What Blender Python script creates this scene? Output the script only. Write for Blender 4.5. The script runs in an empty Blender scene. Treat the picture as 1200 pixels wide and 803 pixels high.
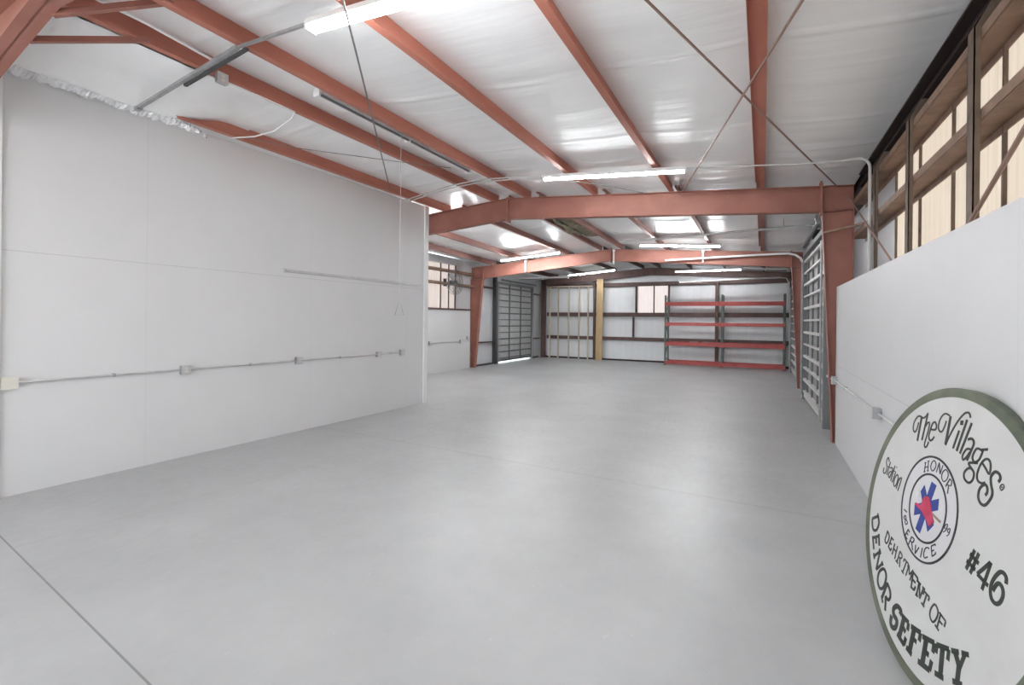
import bpy, bmesh, math, random
from mathutils import Vector, Matrix, noise
random.seed(7)
C = bpy.context.scene.collection
V = Vector
H = 1.88                      # camera height above the floor

# ------------------------------------------------------------------ mesh helpers
class MB:
    def __init__(s): s.v = []; s.f = []
    def add(s, vs, fs):
        n = len(s.v); s.v += [V(p) for p in vs]; s.f += [tuple(i + n for i in f) for f in fs]; return s
    def box(s, x0, x1, y0, y1, z0, z1):
        vs = [(x, y, z) for x in (x0, x1) for y in (y0, y1) for z in (z0, z1)]
        return s.add(vs, [(0, 1, 3, 2), (4, 6, 7, 5), (0, 4, 5, 1), (2, 3, 7, 6), (0, 2, 6, 4), (1, 5, 7, 3)])
    def prism(s, pts, d):
        """closed polygon pts (3D) pushed along vector d"""
        n = len(pts); d = V(d); a = [V(p) for p in pts]; b = [p + d for p in a]
        fs = [tuple(range(n))[::-1], tuple(range(n, 2 * n))] + [(i, (i + 1) % n, n + (i + 1) % n, n + i) for i in range(n)]
        return s.add(a + b, fs)
    def bar(s, p, q, w, h, up=(0, 0, 1)):
        p, q, up = V(p), V(q), V(up); t = (q - p).normalized()
        a = t.cross(up)
        if a.length < 1e-4: a = t.cross(V((1, 0, 0)))
        a.normalize(); b = a.cross(t)
        return s.prism([p + a * w / 2 * i + b * h / 2 * j for i, j in ((-1, -1), (1, -1), (1, 1), (-1, 1))], q - p)
    def tube(s, pts, r, n=10, closed=False):
        pts = [V(p) for p in pts]; m = len(pts); rings = []
        ref = None
        for i, p in enumerate(pts):
            if closed: t = (pts[(i + 1) % m] - pts[i - 1]).normalized()
            else: t = (pts[min(i + 1, m - 1)] - pts[max(i - 1, 0)]).normalized()
            if ref is None:
                ref = t.orthogonal().normalized()
            ref = (ref - t * ref.dot(t)).normalized(); b = t.cross(ref)
            rings.append([p + (ref * math.cos(2 * math.pi * k / n) + b * math.sin(2 * math.pi * k / n)) * r for k in range(n)])
        vs = [p for R in rings for p in R]; fs = []
        for i in range(m if closed else m - 1):
            j = (i + 1) % m
            for k in range(n): fs.append((i * n + k, i * n + (k + 1) % n, j * n + (k + 1) % n, j * n + k))
        if not closed: fs += [tuple(range(n))[::-1], tuple((m - 1) * n + k for k in range(n))]
        return s.add(vs, fs)
    def extrude(s, prof, y0, y1, dz=0.0, dx=0.0):
        """(x, z) profile pushed along Y with an end offset"""
        n = len(prof)
        a = [(x, y0, z) for x, z in prof]; b = [(x + dx, y1, z + dz) for x, z in prof]
        return s.add(a + b, [tuple(range(n)), tuple(range(n, 2 * n))[::-1]] + [(i, n + i, n + (i + 1) % n, (i + 1) % n) for i in range(n)])
    def build(s, name, m, parent=None, smooth=False, base=None, bevel=0.0):
        xs = [p.x for p in s.v]; ys = [p.y for p in s.v]; zs = [p.z for p in s.v]
        o0 = V(base) if base else V(((min(xs) + max(xs)) / 2, (min(ys) + max(ys)) / 2, min(zs)))
        me = bpy.data.meshes.new(name); me.from_pydata([p - o0 for p in s.v], [], s.f); me.materials.append(m)
        bm = bmesh.new(); bm.from_mesh(me); bmesh.ops.recalc_face_normals(bm, faces=bm.faces)
        if bevel: bmesh.ops.bevel(bm, geom=bm.edges[:], offset=bevel, segments=2, affect='EDGES', clamp_overlap=True)
        bm.to_mesh(me); bm.free()
        if smooth:
            for p in me.polygons: p.use_smooth = True
            try: me.set_sharp_from_angle(angle=math.radians(40))
            except Exception: pass
        o = bpy.data.objects.new(name, me); C.objects.link(o); o['w'] = list(o0)
        if parent is not None:
            o.parent = parent; o.location = o0 - V(parent['w'])
        else: o.location = o0
        return o

def tag(o, label, cat, group=None, kind=None):
    o['label'] = label; o['category'] = cat
    if group: o['group'] = group
    if kind: o['kind'] = kind
    return o
def struct(o, label=None):
    o['kind'] = 'structure'
    if label: o['label'] = label
    return o
def thing(name, label, cat, loc, group=None):
    o = bpy.data.objects.new(name, None); C.objects.link(o); o.location = loc; o['w'] = list(loc)
    o.empty_display_size = .1
    return tag(o, label, cat, group)
def arc(c, a, b, r, t0, t1, n=8):
    c, a, b = V(c), V(a), V(b)
    return [c + a * r * math.cos(t0 + (t1 - t0) * i / n) + b * r * math.sin(t0 + (t1 - t0) * i / n) for i in range(n + 1)]

# ------------------------------------------------------------------ materials
def mat(name, col, rough=.6, metal=0.0, spec=.5):
    m = bpy.data.materials.new(name); m.use_nodes = True
    b = m.node_tree.nodes['Principled BSDF']
    b.inputs['Base Color'].default_value = (*col, 1); b.inputs['Roughness'].default_value = rough
    b.inputs['Metallic'].default_value = metal; b.inputs['Specular IOR Level'].default_value = spec
    return m
class NT:
    def __init__(s, m): s.t = m.node_tree; s.b = s.t.nodes['Principled BSDF']; s.m = m
    def n(s, typ, **kw):
        x = s.t.nodes.new(typ)
        for k, v in kw.items():
            if hasattr(x, k): setattr(x, k, v)
            else: x.inputs[k].default_value = v
        return x
    def l(s, a, b): s.t.links.new(a, b)
    def math(s, op, a, b=None, c=None):
        x = s.n('ShaderNodeMath', operation=op)
        for i, q in enumerate((a, b, c)):
            if q is None: continue
            if hasattr(q, 'is_output'): s.l(q, x.inputs[i])
            else: x.inputs[i].default_value = q
        return x.outputs[0]
    def pos(s):
        g = s.n('ShaderNodeNewGeometry'); x = s.n('ShaderNodeSeparateXYZ'); s.l(g.outputs['Position'], x.inputs[0]); return g.outputs['Position'], x.outputs
    def noise(s, vec, scale, detail=4, rough=.6):
        x = s.n('ShaderNodeTexNoise', Scale=scale, Detail=detail, Roughness=rough)
        if vec is not None: s.l(vec, x.inputs['Vector'])
        return x.outputs['Fac']
    def stretch(s, vec, sc):
        x = s.n('ShaderNodeMapping'); x.inputs['Scale'].default_value = sc; s.l(vec, x.inputs['Vector']); return x.outputs[0]
    def ramp(s, f, stops):
        x = s.n('ShaderNodeValToRGB'); e = x.color_ramp.elements
        while len(e) < len(stops): e.new(.5)
        for i, (p, c) in enumerate(stops): e[i].position = p; e[i].color = (*c, 1)
        s.l(f, x.inputs[0]); return x.outputs[0]
    def mix(s, f, a, b):
        x = s.n('ShaderNodeMix', data_type='RGBA')
        for i, q in ((0, f), (6, a), (7, b)):
            if hasattr(q, 'is_output'): s.l(q, x.inputs[i])
            else: x.inputs[i].default_value = q if i == 0 else (*q, 1)
        return x.outputs[2]
    def line(s, coord, at, w):
        return s.math('LESS_THAN', s.math('ABSOLUTE', s.math('SUBTRACT', coord, at)), w)
    def col(s, c): s.l(c, s.b.inputs['Base Color'])
    def bump(s, f, strength=.3, dist=.02):
        x = s.n('ShaderNodeBump'); x.inputs['Strength'].default_value = strength; x.inputs['Distance'].default_value = dist
        s.l(f, x.inputs['Height']); s.l(x.outputs[0], s.b.inputs['Normal'])

def noisy(name, c0, c1, scale=4, rough=.6, metal=0, sc=(1, 1, 1), bump=0, spec=.5, lo=.35, hi=.65):
    m = mat(name, c0, rough, metal, spec); n = NT(m); p, _ = n.pos(); q = n.stretch(p, sc)
    f = n.noise(q, scale); n.col(n.ramp(f, [(lo, c0), (hi, c1)]))
    if bump: n.bump(f, bump, .01)
    return m

M = {}
# painted concrete floor with saw-cut joints
m = mat('floor_paint', (.5, .5, .5), .38); n = NT(m); p, x = n.pos()
f1 = n.noise(p, .9, 6, .65); f2 = n.noise(n.stretch(p, (2.2, 1, 1)), 7, 5, .7)
c = n.ramp(f1, [(.3, (.385, .388, .392)), (.7, (.46, .462, .465))])
c = n.mix(n.math('MULTIPLY', n.math('GREATER_THAN', f2, .66), .22), c, (.64, .64, .645))
y1 = n.math('ADD', x[1], n.math('MULTIPLY', x[0], .0973))
j1 = n.math('MULTIPLY', n.line(y1, 1.062, .006), n.math('LESS_THAN', x[0], 1.0))
c = n.mix(n.math('MULTIPLY', j1, .8), c, (.16, .16, .16))
x2 = n.math('SUBTRACT', x[0], n.math('MULTIPLY', x[1], .1))
j2 = n.math('MAXIMUM', n.line(x2, -5.51, .009), n.line(n.math('ADD', x[1], n.math('MULTIPLY', x[0], .045)), 5.55, .03))
c = n.mix(n.math('MULTIPLY', j2, .4), c, (.33, .33, .33))
n.col(c); n.l(n.ramp(f2, [(.3, (.3,) * 3), (.7, (.5,) * 3)]), n.b.inputs['Roughness']); n.bump(f2, .06, .01); M['floor'] = m

def panel_mat(name, base, zs, ys, coord=1):
    m = mat(name, base, .55); n = NT(m); p, x = n.pos()
    f = n.noise(p, 1.3, 5, .6); g = n.noise(n.stretch(p, (1, 1, 2.5)), 9, 4, .7)
    c = n.ramp(f, [(.3, tuple(b * .965 for b in base)), (.7, base)])
    c = n.mix(n.math('MULTIPLY', n.math('GREATER_THAN', g, .735), .25), c, tuple(b * .72 for b in base))
    for z in zs: c = n.mix(n.math('MULTIPLY', n.line(x[2], z, .004), .38), c, (.35, .35, .36))
    for y in ys: c = n.mix(n.math('MULTIPLY', n.line(x[coord], y, .003), .2), c, (.4, .4, .41))
    n.col(c); return m
M['wall_left'] = panel_mat('partition_paint', (.76, .76, .765), (2.55,), (.8, 1.95, 3.24, 5.68, 8.12))
M['wall_panel'] = panel_mat('plywood_paint', (.67, .67, .675), (1.235,), (1.8, 3.0, 4.23, 5.46, 6.68, 7.9))
M['white'] = mat('white_paint', (.82, .82, .82), .5)
M['trim'] = mat('trim_paint', (.86, .86, .86), .45)
# white faced insulation: roof vinyl with cross wrinkles, wall liner with vertical ribs
m = mat('roof_vinyl', (.95, .95, .95), .36, spec=.35); n = NT(m); p, x = n.pos()
f = n.noise(n.stretch(p, (.28, 1.5, 1)), 1.6, 3, .5); g = n.noise(n.stretch(p, (.5, 3.6, 1)), 2.2, 2, .5)
n.bump(n.math('ADD', f, n.math('MULTIPLY', g, .3)), .32, .05)
h = n.noise(p, 1.1, 3); n.col(n.ramp(h, [(.3, (.93, .93, .93)), (.7, (.96, .96, .96))])); M['vinyl'] = m
def ribbed(name, c0, coord, pitch=.305, rough=.45):
    m = mat(name, c0, rough); n = NT(m); p, x = n.pos()
    w = n.math('PINGPONG', x[coord], pitch / 2); r = n.math('LESS_THAN', w, .018)
    f = n.noise(n.stretch(p, (1, 1, .4)), 2.5, 4)
    c = n.ramp(f, [(.3, tuple(b * .93 for b in c0)), (.7, c0)]); c = n.mix(n.math('MULTIPLY', r, .14), c, tuple(b * .7 for b in c0))
    n.col(c); n.bump(n.math('ADD', f, r), .12, .02); return m
M['liner_x'] = ribbed('liner_end_wall', (.78, .785, .80), 0); M['liner_y'] = ribbed('liner_side_wall', (.62, .63, .65), 1)
# red oxide steel
M['red'] = noisy('red_oxide_rafter', (.29, .118, .088), (.345, .148, .112), 2.2, .55, spec=.35)
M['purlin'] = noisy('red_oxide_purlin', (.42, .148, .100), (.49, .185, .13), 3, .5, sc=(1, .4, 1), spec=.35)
M['purlin_mid'] = noisy('red_oxide_purlin_darker', (.30, .135, .108), (.36, .17, .14), 3, .5, sc=(1, .4, 1), spec=.35)  # same purlin steel in a darker tone, for the middle bay
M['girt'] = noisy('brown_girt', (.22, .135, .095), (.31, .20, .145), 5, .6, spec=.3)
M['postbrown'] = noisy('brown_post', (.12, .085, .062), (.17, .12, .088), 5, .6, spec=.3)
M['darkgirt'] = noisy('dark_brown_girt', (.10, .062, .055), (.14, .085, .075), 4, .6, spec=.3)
M['blackbrown'] = mat('dark_and_shaded_steel', (.045, .03, .027), .7, spec=.2)  # near-black steel; on the eave strip and beam it paints in shade
M['galv'] = noisy('galvanized', (.36, .36, .37), (.48, .48, .49), 8, .42, .55)
M['emt'] = noisy('conduit_steel', (.55, .55, .55), (.66, .66, .66), 6, .4, .35)
M['emtpale'] = mat('pale_conduit', (.62, .61, .60), .45)
M['dark'] = mat('dark_grey', (.05, .05, .052), .5); M['black'] = mat('black', (.012, .012, .012), .5)
M['doorshade'] = noisy('door_sheet_shaded', (.27, .27, .265), (.36, .36, .35), 4, .5, .15)  # sheet darkened to paint in the shadow between the ribs
M['doorgrey'] = noisy('door_sheet_grey', (.52, .52, .52), (.60, .60, .60), 4, .5, .15)
M['ribgrey'] = noisy('door_rib_grey', (.13, .135, .14), (.19, .195, .20), 5, .5, .3)
M['ribpale'] = noisy('door_rib_pale', (.56, .55, .53), (.68, .67, .65), 5, .5, .15)
M['frame_grey'] = mat('door_frame_grey', (.22, .225, .23), .5, .3)
M['rackred'] = noisy('rack_beam_red', (.37, .058, .052), (.44, .08, .07), 5, .5)
M['rackgreen'] = noisy('rack_upright_green', (.07, .095, .085), (.11, .135, .12), 5, .5)
M['stud'] = noisy('stud_wood', (.56, .485, .385), (.66, .58, .48), 5, .7, sc=(8, 8, .6))
M['plank'] = noisy('plank_wood', (.40, .275, .14), (.50, .36, .20), 4, .65, sc=(8, 8, .5))
M['rod'] = mat('rod_steel', (.33, .22, .18), .5, .3)
M['cable'] = mat('grey_cable', (.20, .19, .18), .6)
M['cord'] = mat('pale_cord', (.50, .50, .49), .7)
M['foil'] = noisy('crinkled_foil', (.86, .86, .87), (.96, .96, .97), 26, .25, .2, bump=.5)
M['kraft'] = noisy('kraft_batt', (.16, .145, .095), (.34, .30, .20), 5, .8)
M['ivory'] = mat('ivory_plastic', (.74, .72, .64), .45)
M['paper'] = mat('white_scrap', (.85, .85, .85), .7)
M['ground'] = noisy('outside_concrete', (.62, .61, .58), (.70, .69, .66), 1, .8)
# translucent fibreglass panels (daylight from outside shows through)
def panes(name, c0, coord, pitch, ghosts):
    m = bpy.data.materials.new(name); m.use_nodes = True; n = NT(m); p, x = n.pos()
    d = n.n('ShaderNodeBsdfDiffuse'); t = n.n('ShaderNodeBsdfTranslucent'); a = n.n('ShaderNodeMixShader'); a.inputs[0].default_value = .78
    f = n.noise(n.stretch(p, (3, 3, .25)), 5, 4, .6); g = n.noise(p, 14, 5, .75)
    c = n.ramp(f, [(.3, tuple(q * .9 for q in c0)), (.7, c0)])
    w = n.math('LESS_THAN', n.math('PINGPONG', x[coord], pitch / 2), .012)
    c = n.mix(n.math('MULTIPLY', w, .16), c, tuple(q * .6 for q in c0))
    c = n.mix(n.math('MULTIPLY', n.math('GREATER_THAN', g, .70), ghosts), c, tuple(q * .45 for q in c0))
    n.l(c, d.inputs[0]); n.l(c, t.inputs[0]); n.l(d.outputs[0], a.inputs[1]); n.l(t.outputs[0], a.inputs[2])
    n.l(a.outputs[0], n.t.nodes['Material Output'].inputs[0]); n.t.nodes.remove(n.b); return m
M['pane_right'] = panes('translucent_cream', (.475, .43, .385), 1, .15, .12)
M['pane_left'] = panes('translucent_pink', (.62, .56, .53), 1, .15, .03)
M['pane_back'] = panes('translucent_back', (.68, .62, .60), 0, .15, .03)
def glow(name, col, s):
    m = bpy.data.materials.new(name); m.use_nodes = True; b = m.node_tree.nodes['Principled BSDF']
    b.inputs['Base Color'].default_value = (.9, .9, .9, 1); b.inputs['Emission Color'].default_value = (*col, 1); b.inputs['Emission Strength'].default_value = s
    return m
TUBE = 29.0
M['tube_lit'] = glow('lit_tube', (.94, .98, 1.0), TUBE); M['tube_far'] = glow('lit_tube_far', (.94, .98, 1.0), TUBE * 2.8)
M['tube_off'] = mat('unlit_tube', (.17, .175, .18), .3)
M['sign_white'] = noisy('sign_face_white', (.56, .555, .54), (.605, .60, .59), 2.5, .45, lo=.3, hi=.6)
M['sign_rim'] = noisy('sign_rim_green', (.085, .10, .072), (.17, .18, .125), 3, .55)
M['letter'] = mat('letter_green_black', (.035, .042, .034), .5)
M['letter_black'] = mat('letter_black', (.025, .025, .028), .5)
M['emb_blue'] = mat('emblem_blue', (.028, .055, .27), .5); M['emb_red'] = noisy('emblem_red', (.45, .03, .075), (.60, .06, .13), 14, .5)
M['emb_tan'] = mat('emblem_tan', (.25, .19, .13), .5); M['emb_grey'] = noisy('emblem_grey', (.45, .46, .45), (.70, .70, .70), 20, .5)
M['emb_white'] = mat('emblem_white', (.62, .61, .62), .45)
# ------------------------------------------------------------------ roof geometry
S = .0735
def lerp(y, tab):
    if y <= tab[0][0]: return tab[0][1]
    for (a, va), (b, vb) in zip(tab, tab[1:]):
        if y <= b: return va + (vb - va) * (y - a) / (b - a)
    return tab[-1][1]
def zr(y): return lerp(y, ((9.15, 4.505), (16.2, 4.36), (22.85, 4.39)))
def xr(y): return lerp(y, ((1.6, -4.87), (9.15, -4.87), (16.2, -4.64), (22.85, -4.6)))
def zb(x, y): return zr(y) - S * abs(x - xr(y))            # underside of the purlins = top of the rafters
Y0, Y1, Y2, Y3 = 1.6, 9.15, 16.2, 22.7
YN, YB = -6.0, 22.98
XL, XR = -10.3, 1.42
PH = .2

# ------------------------------------------------------------------ the setting
b = MB(); b.box(XL, XR, YN, YB, -.12, 0); struct(b.build('floor', M['floor']))
b = MB(); b.box(-60, 50, -60, 80, -.4, -.14); struct(b.build('ground', M['ground']), 'pale concrete ground outside the building')
# ceiling: one continuous white vinyl sheet over the purlins, sagging between them
PX = [-10.2, -9.45, -8.05, -6.55, -5.25, -4.45, -2.98, -1.53, -.065, 1.36]
b = MB(); xs = []
for a, c in zip(PX, PX[1:]):
    k = 10 if c - a > .9 else 6
    xs += [a + (c - a) * i / k for i in range(k)]
xs.append(PX[-1]); ys = [YN + (YB - YN) * i / 720 for i in range(721)]
FOLDS = (-2.9, -1.0, .9, 2.8, 4.72, 6.65, 7.7, 8.45, 10.6, 12.5, 14.4, 15.5, 18.2, 20.3)
vs = []
for y in ys:
    for x in xs:
        j = max(i for i, q in enumerate(PX[:-1]) if q <= x + 1e-6); t = (x - PX[j]) / (PX[j + 1] - PX[j])
        sag = 4 * t * (1 - t)
        near = math.exp(-((y - Y1 + .4) / 1.6) ** 2) + math.exp(-((y - Y2 + .4) / 1.6) ** 2)
        fold = sum(math.exp(-((y - f - .05 * math.sin(x * 1.3 + f) - .02 * noise.noise(V((x * 2, f, 0)))) / .028) ** 2) for f in FOLDS if abs(y - f) < .3)
        wr = noise.noise(V((x * .45, y * 2.4, 3.1))) * .014 + noise.noise(V((x * .7 + 9, y * 6, 1.7))) * .009 * (.3 + 1.6 * near)
        vs.append((x, y, zb(x, y) + PH + .005 + sag * (-.030 + wr) - .016 * fold * min(1, 3 * sag)))
n = len(xs)
b.add(vs, [(i * n + k, i * n + k + 1, (i + 1) * n + k + 1, (i + 1) * n + k) for i in range(len(ys) - 1) for k in range(n - 1)])
struct(b.build('ceiling', M['vinyl'], smooth=True))
b = MB()
for a, c in ((Y0 - 7.6, Y1), (Y1, Y2), (Y2, YB)):
    for x0, x1 in ((XL - .3, -4.75), (-4.75, XR + .3)):
        z = [zb(x, y) + PH + .14 for x in (x0, x1) for y in (a, c)]
        b.add([(x0, a, z[0]), (x0, c, z[1]), (x1, c, z[3]), (x1, a, z[2])] + [(x0, a, z[0] + .05), (x0, c, z[1] + .05), (x1, c, z[3] + .05), (x1, a, z[2] + .05)],
              [(0, 1, 2, 3), (4, 7, 6, 5), (0, 4, 5, 1), (1, 5, 6, 2), (2, 6, 7, 3), (3, 7, 4, 0)])
struct(b.build('roof_deck', M['white']))
# partition on the left: white painted board wall stopping short of the first cross frame
b = MB(); b.prism([(-6.955, YN, 0), (-6.955, 8.74, 0), (-6.765, 8.74, 0), (-6.915, 1.93, 0), (-6.915, YN, 0)], (0, 0, 4.43))
struct(b.build('wall_left', M['wall_left']), 'tall white painted partition wall on the left')
b = MB(); b.box(-6.80, -6.735, 8.66, 8.79, 0, 4.435); struct(b.build('trim_1', M['trim'], bevel=.004), 'white corner trim at far end of left partition')
b = MB(); b.box(-6.914, -6.88, 1.85, 1.93, 0, 4.43); struct(b.build('trim_2', M['trim']), 'white vertical batten at near left edge of partition')
# right: plywood wainscot in front of a metal sheet wall
b = MB(); b.box(1.03, 1.055, YN, 9.06, 0, 2.46); struct(b.build('wall_right', M['wall_panel']), 'white painted plywood wall panel on the right, with open top edge')
b = MB()
b.box(XR, XR + .05, YN, YB, 0, 2.2); b.box(XR, XR + .05, 7.28, YB, 2.2, 3.78)
struct(b.build('wall_right', M['liner_y']), 'ribbed grey sheet wall behind the right girts')
b = MB(); b.box(XR, XR + .05, YN, YB, 3.78, 4.4); struct(b.build('trim_3', M['blackbrown']), 'wall strip above the right windows, eave shade painted in')  # upper wall sheet, coloured dark for the shade under the eave
b = MB()
for i, y in enumerate((-6, -4.3, -2.4, -.5, 1.44, 2.41, 3.38, 4.35, 5.32, 6.29)):
    y1 = (-4.3, -2.4, -.5, 1.44, 2.41, 3.38, 4.35, 5.32, 6.29, 7.28)[i]
    b = MB(); b.box(XR + .01, XR + .016, y + .012, y1 - .012, 2.2, 3.78)
    o = b.build('window_%d' % (i + 1), M['pane_right']); struct(o, 'cream translucent wall panel above the right plywood')
    b = MB(); b.box(XR - .012, XR + .03, y1 - .012, y1 + .012, 2.2, 3.78); b.build('mullion', M['postbrown'], o)
# outer left wall with window and overhead door openings
b = MB(); D0, D1, DT = 18.16, 21.72, 3.5
b.box(XL - .05, XL, YN, 2.0, 0, 4.2); b.box(XL - .05, XL, 2.0, 15.06, 0, 2.25); b.box(XL - .05, XL, 2.0, 15.06, 3.93, 4.2)
b.box(XL - .05, XL, 15.06, D0, 0, 4.2); b.box(XL - .05, XL, D0, D1, DT, 4.2); b.box(XL - .05, XL, D1, YB, 0, 4.2)
struct(b.build('wall_outer_left', M['liner_y']), 'white insulated outer wall seen past the partition')
for i, (y, y1) in enumerate(((2.0, 5.8), (5.84, 9.5), (9.54, 13.15), (13.19, 14.12), (14.15, 14.62), (14.66, 15.06))):  # panels behind the partition are unseen, added to let in more daylight
    b = MB(); b.box(XL - .02, XL - .014, y, y1, 2.25, 3.93); o = b.build('window_%d' % (11 + i), M['pane_left']); struct(o, 'pinkish translucent window panel in the outer left wall')
    b = MB(); b.box(XL - .01, XL + .03, y1, y1 + .045, 2.25, 3.93); b.build('mullion', M['darkgirt'], o)
b = MB(); b.box(-10.19, -10.16, 10.0, 15.95, 0, 2.24); struct(b.build('wall_outer_left_panel', M['wall_panel']), 'white plywood wainscot under the pinkish window')
b = MB(); b.box(-10.25, -10.12, 10.0, 15.95, 2.24, 2.30); struct(b.build('trim_4', M['darkgirt']), 'dark cap rail on top of the far left wainscot')
# back wall with a translucent window
b = MB(); WX0, WX1 = -5.26, -3.86
b.box(XL, WX0, YB, YB + .06, 0, 4.6); b.box(WX1, XR, YB, YB + .06, 0, 4.6); b.box(WX0, WX1, YB, YB + .06, 0, 2.26); b.box(WX0, WX1, YB, YB + .06, 3.64, 4.6)
struct(b.build('wall_back', M['liner_x']))
for i, (x0, x1) in enumerate(((WX0, -4.53), (-4.48, WX1))):
    b = MB(); b.box(x0, x1, YB + .02, YB + .026, 2.26, 3.64); o = b.build('window_%d' % (17 + i), M['pane_back']); struct(o, 'pinkish translucent window panel in the back wall')
    if i == 0: b = MB(); b.box(-4.53, -4.48, YB - .03, YB + .03, 2.26, 3.64); b.build('mullion', M['darkgirt'], o)

# ------------------------------------------------------------------ steel cross frames
def beam_xz(top, bot, y, fw=.16, tw=.014):
    """web and flanges of an I section lying in the plane Y = y; top, bot: lists of (x, z)"""
    b = MB(); b.prism([(x, y - tw / 2, z) for x, z in top] + [(x, y - tw / 2, z) for x, z in bot[::-1]], (0, tw, 0))
    for line, sg in ((top, -1), (bot, 1)):
        for (xa, za), (xb, zb_) in zip(line, line[1:]):
            b.prism([(xa, y - fw / 2, za), (xb, y - fw / 2, zb_), (xb, y - fw / 2, zb_ + sg * .014), (xa, y - fw / 2, za + sg * .014)], (0, fw, 0))
    return b
def column(y, xo, xt, xb, zt, fw=.16):
    b = MB(); b.prism([(xo, y - .007, 0), (xb, y - .007, 0), (xt, y - .007, zt), (xo, y - .007, zt)], (0, .014, 0))
    s = 1 if xb > xo else -1
    b.prism([(xb, y - fw / 2, .0), (xt, y - fw / 2, zt), (xt - s * .014, y - fw / 2, zt), (xb - s * .014, y - fw / 2, .0)], (0, fw, 0))
    b.box(min(xo, xo + s * .014), max(xo, xo + s * .014), y - fw / 2, y + fw / 2, 0, zt)
    b.box(min(xo, xb), max(xo, xb), y - fw / 2, y + fw / 2, 0, .016)
    return b
def frame(y, label, top, bot, cols, ridge, stiff, m='red'):
    t = thing('steel_frame', label, 'steel frame', (ridge, y, 0))
    beam_xz(top, bot, y).build('rafter', M[m], t)
    for xo, xt, xb, zt in cols: column(y, xo, xt, xb, zt).build('column', M[m], t)
    for x, z0, z1 in stiff:
        b = MB(); b.box(x - .016, x + .016, y - .085, y + .085, z0, z1); p = b.build('splice_plate', M[m], t)
        for zz in (z0 + .05, z1 - .05):
            b = MB(); b.tube([(x - .03, y - .06, zz), (x + .03, y - .06, zz)], .012, 6); b.build('bolt', M[m], p)
    return t
def tops(y, xl, xrt): return [(xl, zb(xl, y) - .003), (xr(y), zr(y) - .003), (xrt, zb(xrt, y) - .003)]
f0 = frame(Y0, 'reddish steel rafter crossing the upper left corner above the partition', tops(Y0, XL, 1.25),
      [(XL, 3.1), (-6.70, 3.83), (-4.87, 4.28), (-3.2, 4.16), (.81, 3.67)], [(1.25, .81, .99, 3.66), (-10.27, -9.8, -10.05, 3.2)], -4.87, [])
for x, z in ((-5.62, 4.11), (-5.20, 4.21)):
    b = MB(); b.box(x - .075, x + .075, Y0 - .012, Y0 + .012, z + .015, z + .15)
    p = b.build('cleat', M['red'], f0)
    for dx in (-.04, .04):
        b = MB(); b.tube([(x + dx, Y0 - .03, z + .08), (x + dx, Y0 - .008, z + .08)], .016, 8); b.build('bolt', M['blackbrown'], p)
f1 = frame(Y1, 'nearest full red-brown steel frame spanning the room over the plywood end', tops(Y1, -10.27, 1.25),
      [(-10.27, 3.65), (-9.76, 3.66), (-4.88, 4.06), (.81, 3.672), (1.25, 3.672)], [(1.25, .826, .99, 3.66), (-10.27, -9.76, -10.05, 3.62)], -4.87, [(-4.88, 4.0, 4.52), (.815, 3.62, 4.16)])
b = MB(); b.box(.83, 1.24, Y1 - .08, Y1 + .08, 3.665, 3.679); b.build('stiffener', M['red'], f1)
f2 = frame(Y2, 'second red-brown steel frame, by the far left window and the fan', tops(Y2, -10.27, 1.22),
      [(-10.27, 3.505), (-9.73, 3.507), (-4.64, 3.957), (.72, 3.52), (1.22, 3.52)], [(1.22, .735, .915, 3.505), (-10.27, -9.74, -10.06, 3.49)], -4.64, [(-4.64, 3.91, 4.40), (.73, 3.48, 4.0), (-9.72, 3.46, 4.0)])
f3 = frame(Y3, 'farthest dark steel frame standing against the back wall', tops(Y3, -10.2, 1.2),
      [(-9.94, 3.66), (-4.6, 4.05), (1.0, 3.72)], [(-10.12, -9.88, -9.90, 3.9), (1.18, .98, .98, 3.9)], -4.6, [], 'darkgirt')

# ------------------------------------------------------------------ roof purlins
def purlin(xa, y0, y1, label, sides=(1,), xb_=None, m='purlin'):
    xb_ = xa if xb_ is None else xb_
    z0, z1 = zb(xa, y0) + .002, zb(xb_, y1) + .002; t = .007
    prof = [(xa, z0), (xa + .078, z0), (xa + .078, z0 + .022), (xa + .071, z0 + .022), (xa + .071, z0 + t), (xa + t, z0 + t),
            (xa + t, z0 + PH), (xa - .07, z0 + PH), (xa - .07, z0 + PH - .022), (xa - .063, z0 + PH - .022), (xa - .063, z0 + PH - t), (xa, z0 + PH - t)]
    b = MB(); b.extrude(prof, y0, y1, z1 - z0, xb_ - xa)
    return tag(b.build('purlin', M[m]), label, 'roof beam', 'roof purlins')
near = [(-.065, 'roof purlin nearest the right wall, crossed by both brace rods, in the near bay'), (-1.53, 'second roof purlin from the right wall, in the near bay'),
        (-2.98, 'third roof purlin from the right wall, starting at the lit lamp top left of centre'), (-4.47, 'near-bay roof purlin right of the ridge, beside the unlit lamp'),
        (-5.27, 'near-bay roof purlin left of the ridge, carrying a white cable'), (-6.57, 'near-bay roof purlin along the top of the left partition')]
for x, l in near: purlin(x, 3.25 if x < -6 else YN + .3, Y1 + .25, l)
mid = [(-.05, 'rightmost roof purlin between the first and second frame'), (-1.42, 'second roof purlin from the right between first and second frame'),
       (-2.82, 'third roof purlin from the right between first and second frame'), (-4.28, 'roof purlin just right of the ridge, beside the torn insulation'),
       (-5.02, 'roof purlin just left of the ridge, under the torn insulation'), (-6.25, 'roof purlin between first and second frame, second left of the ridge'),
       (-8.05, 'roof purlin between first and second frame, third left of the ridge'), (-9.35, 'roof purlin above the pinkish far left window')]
for x, l in mid: purlin(x, Y1 + .26, Y2 + .22, l, m='purlin_mid')
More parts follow.
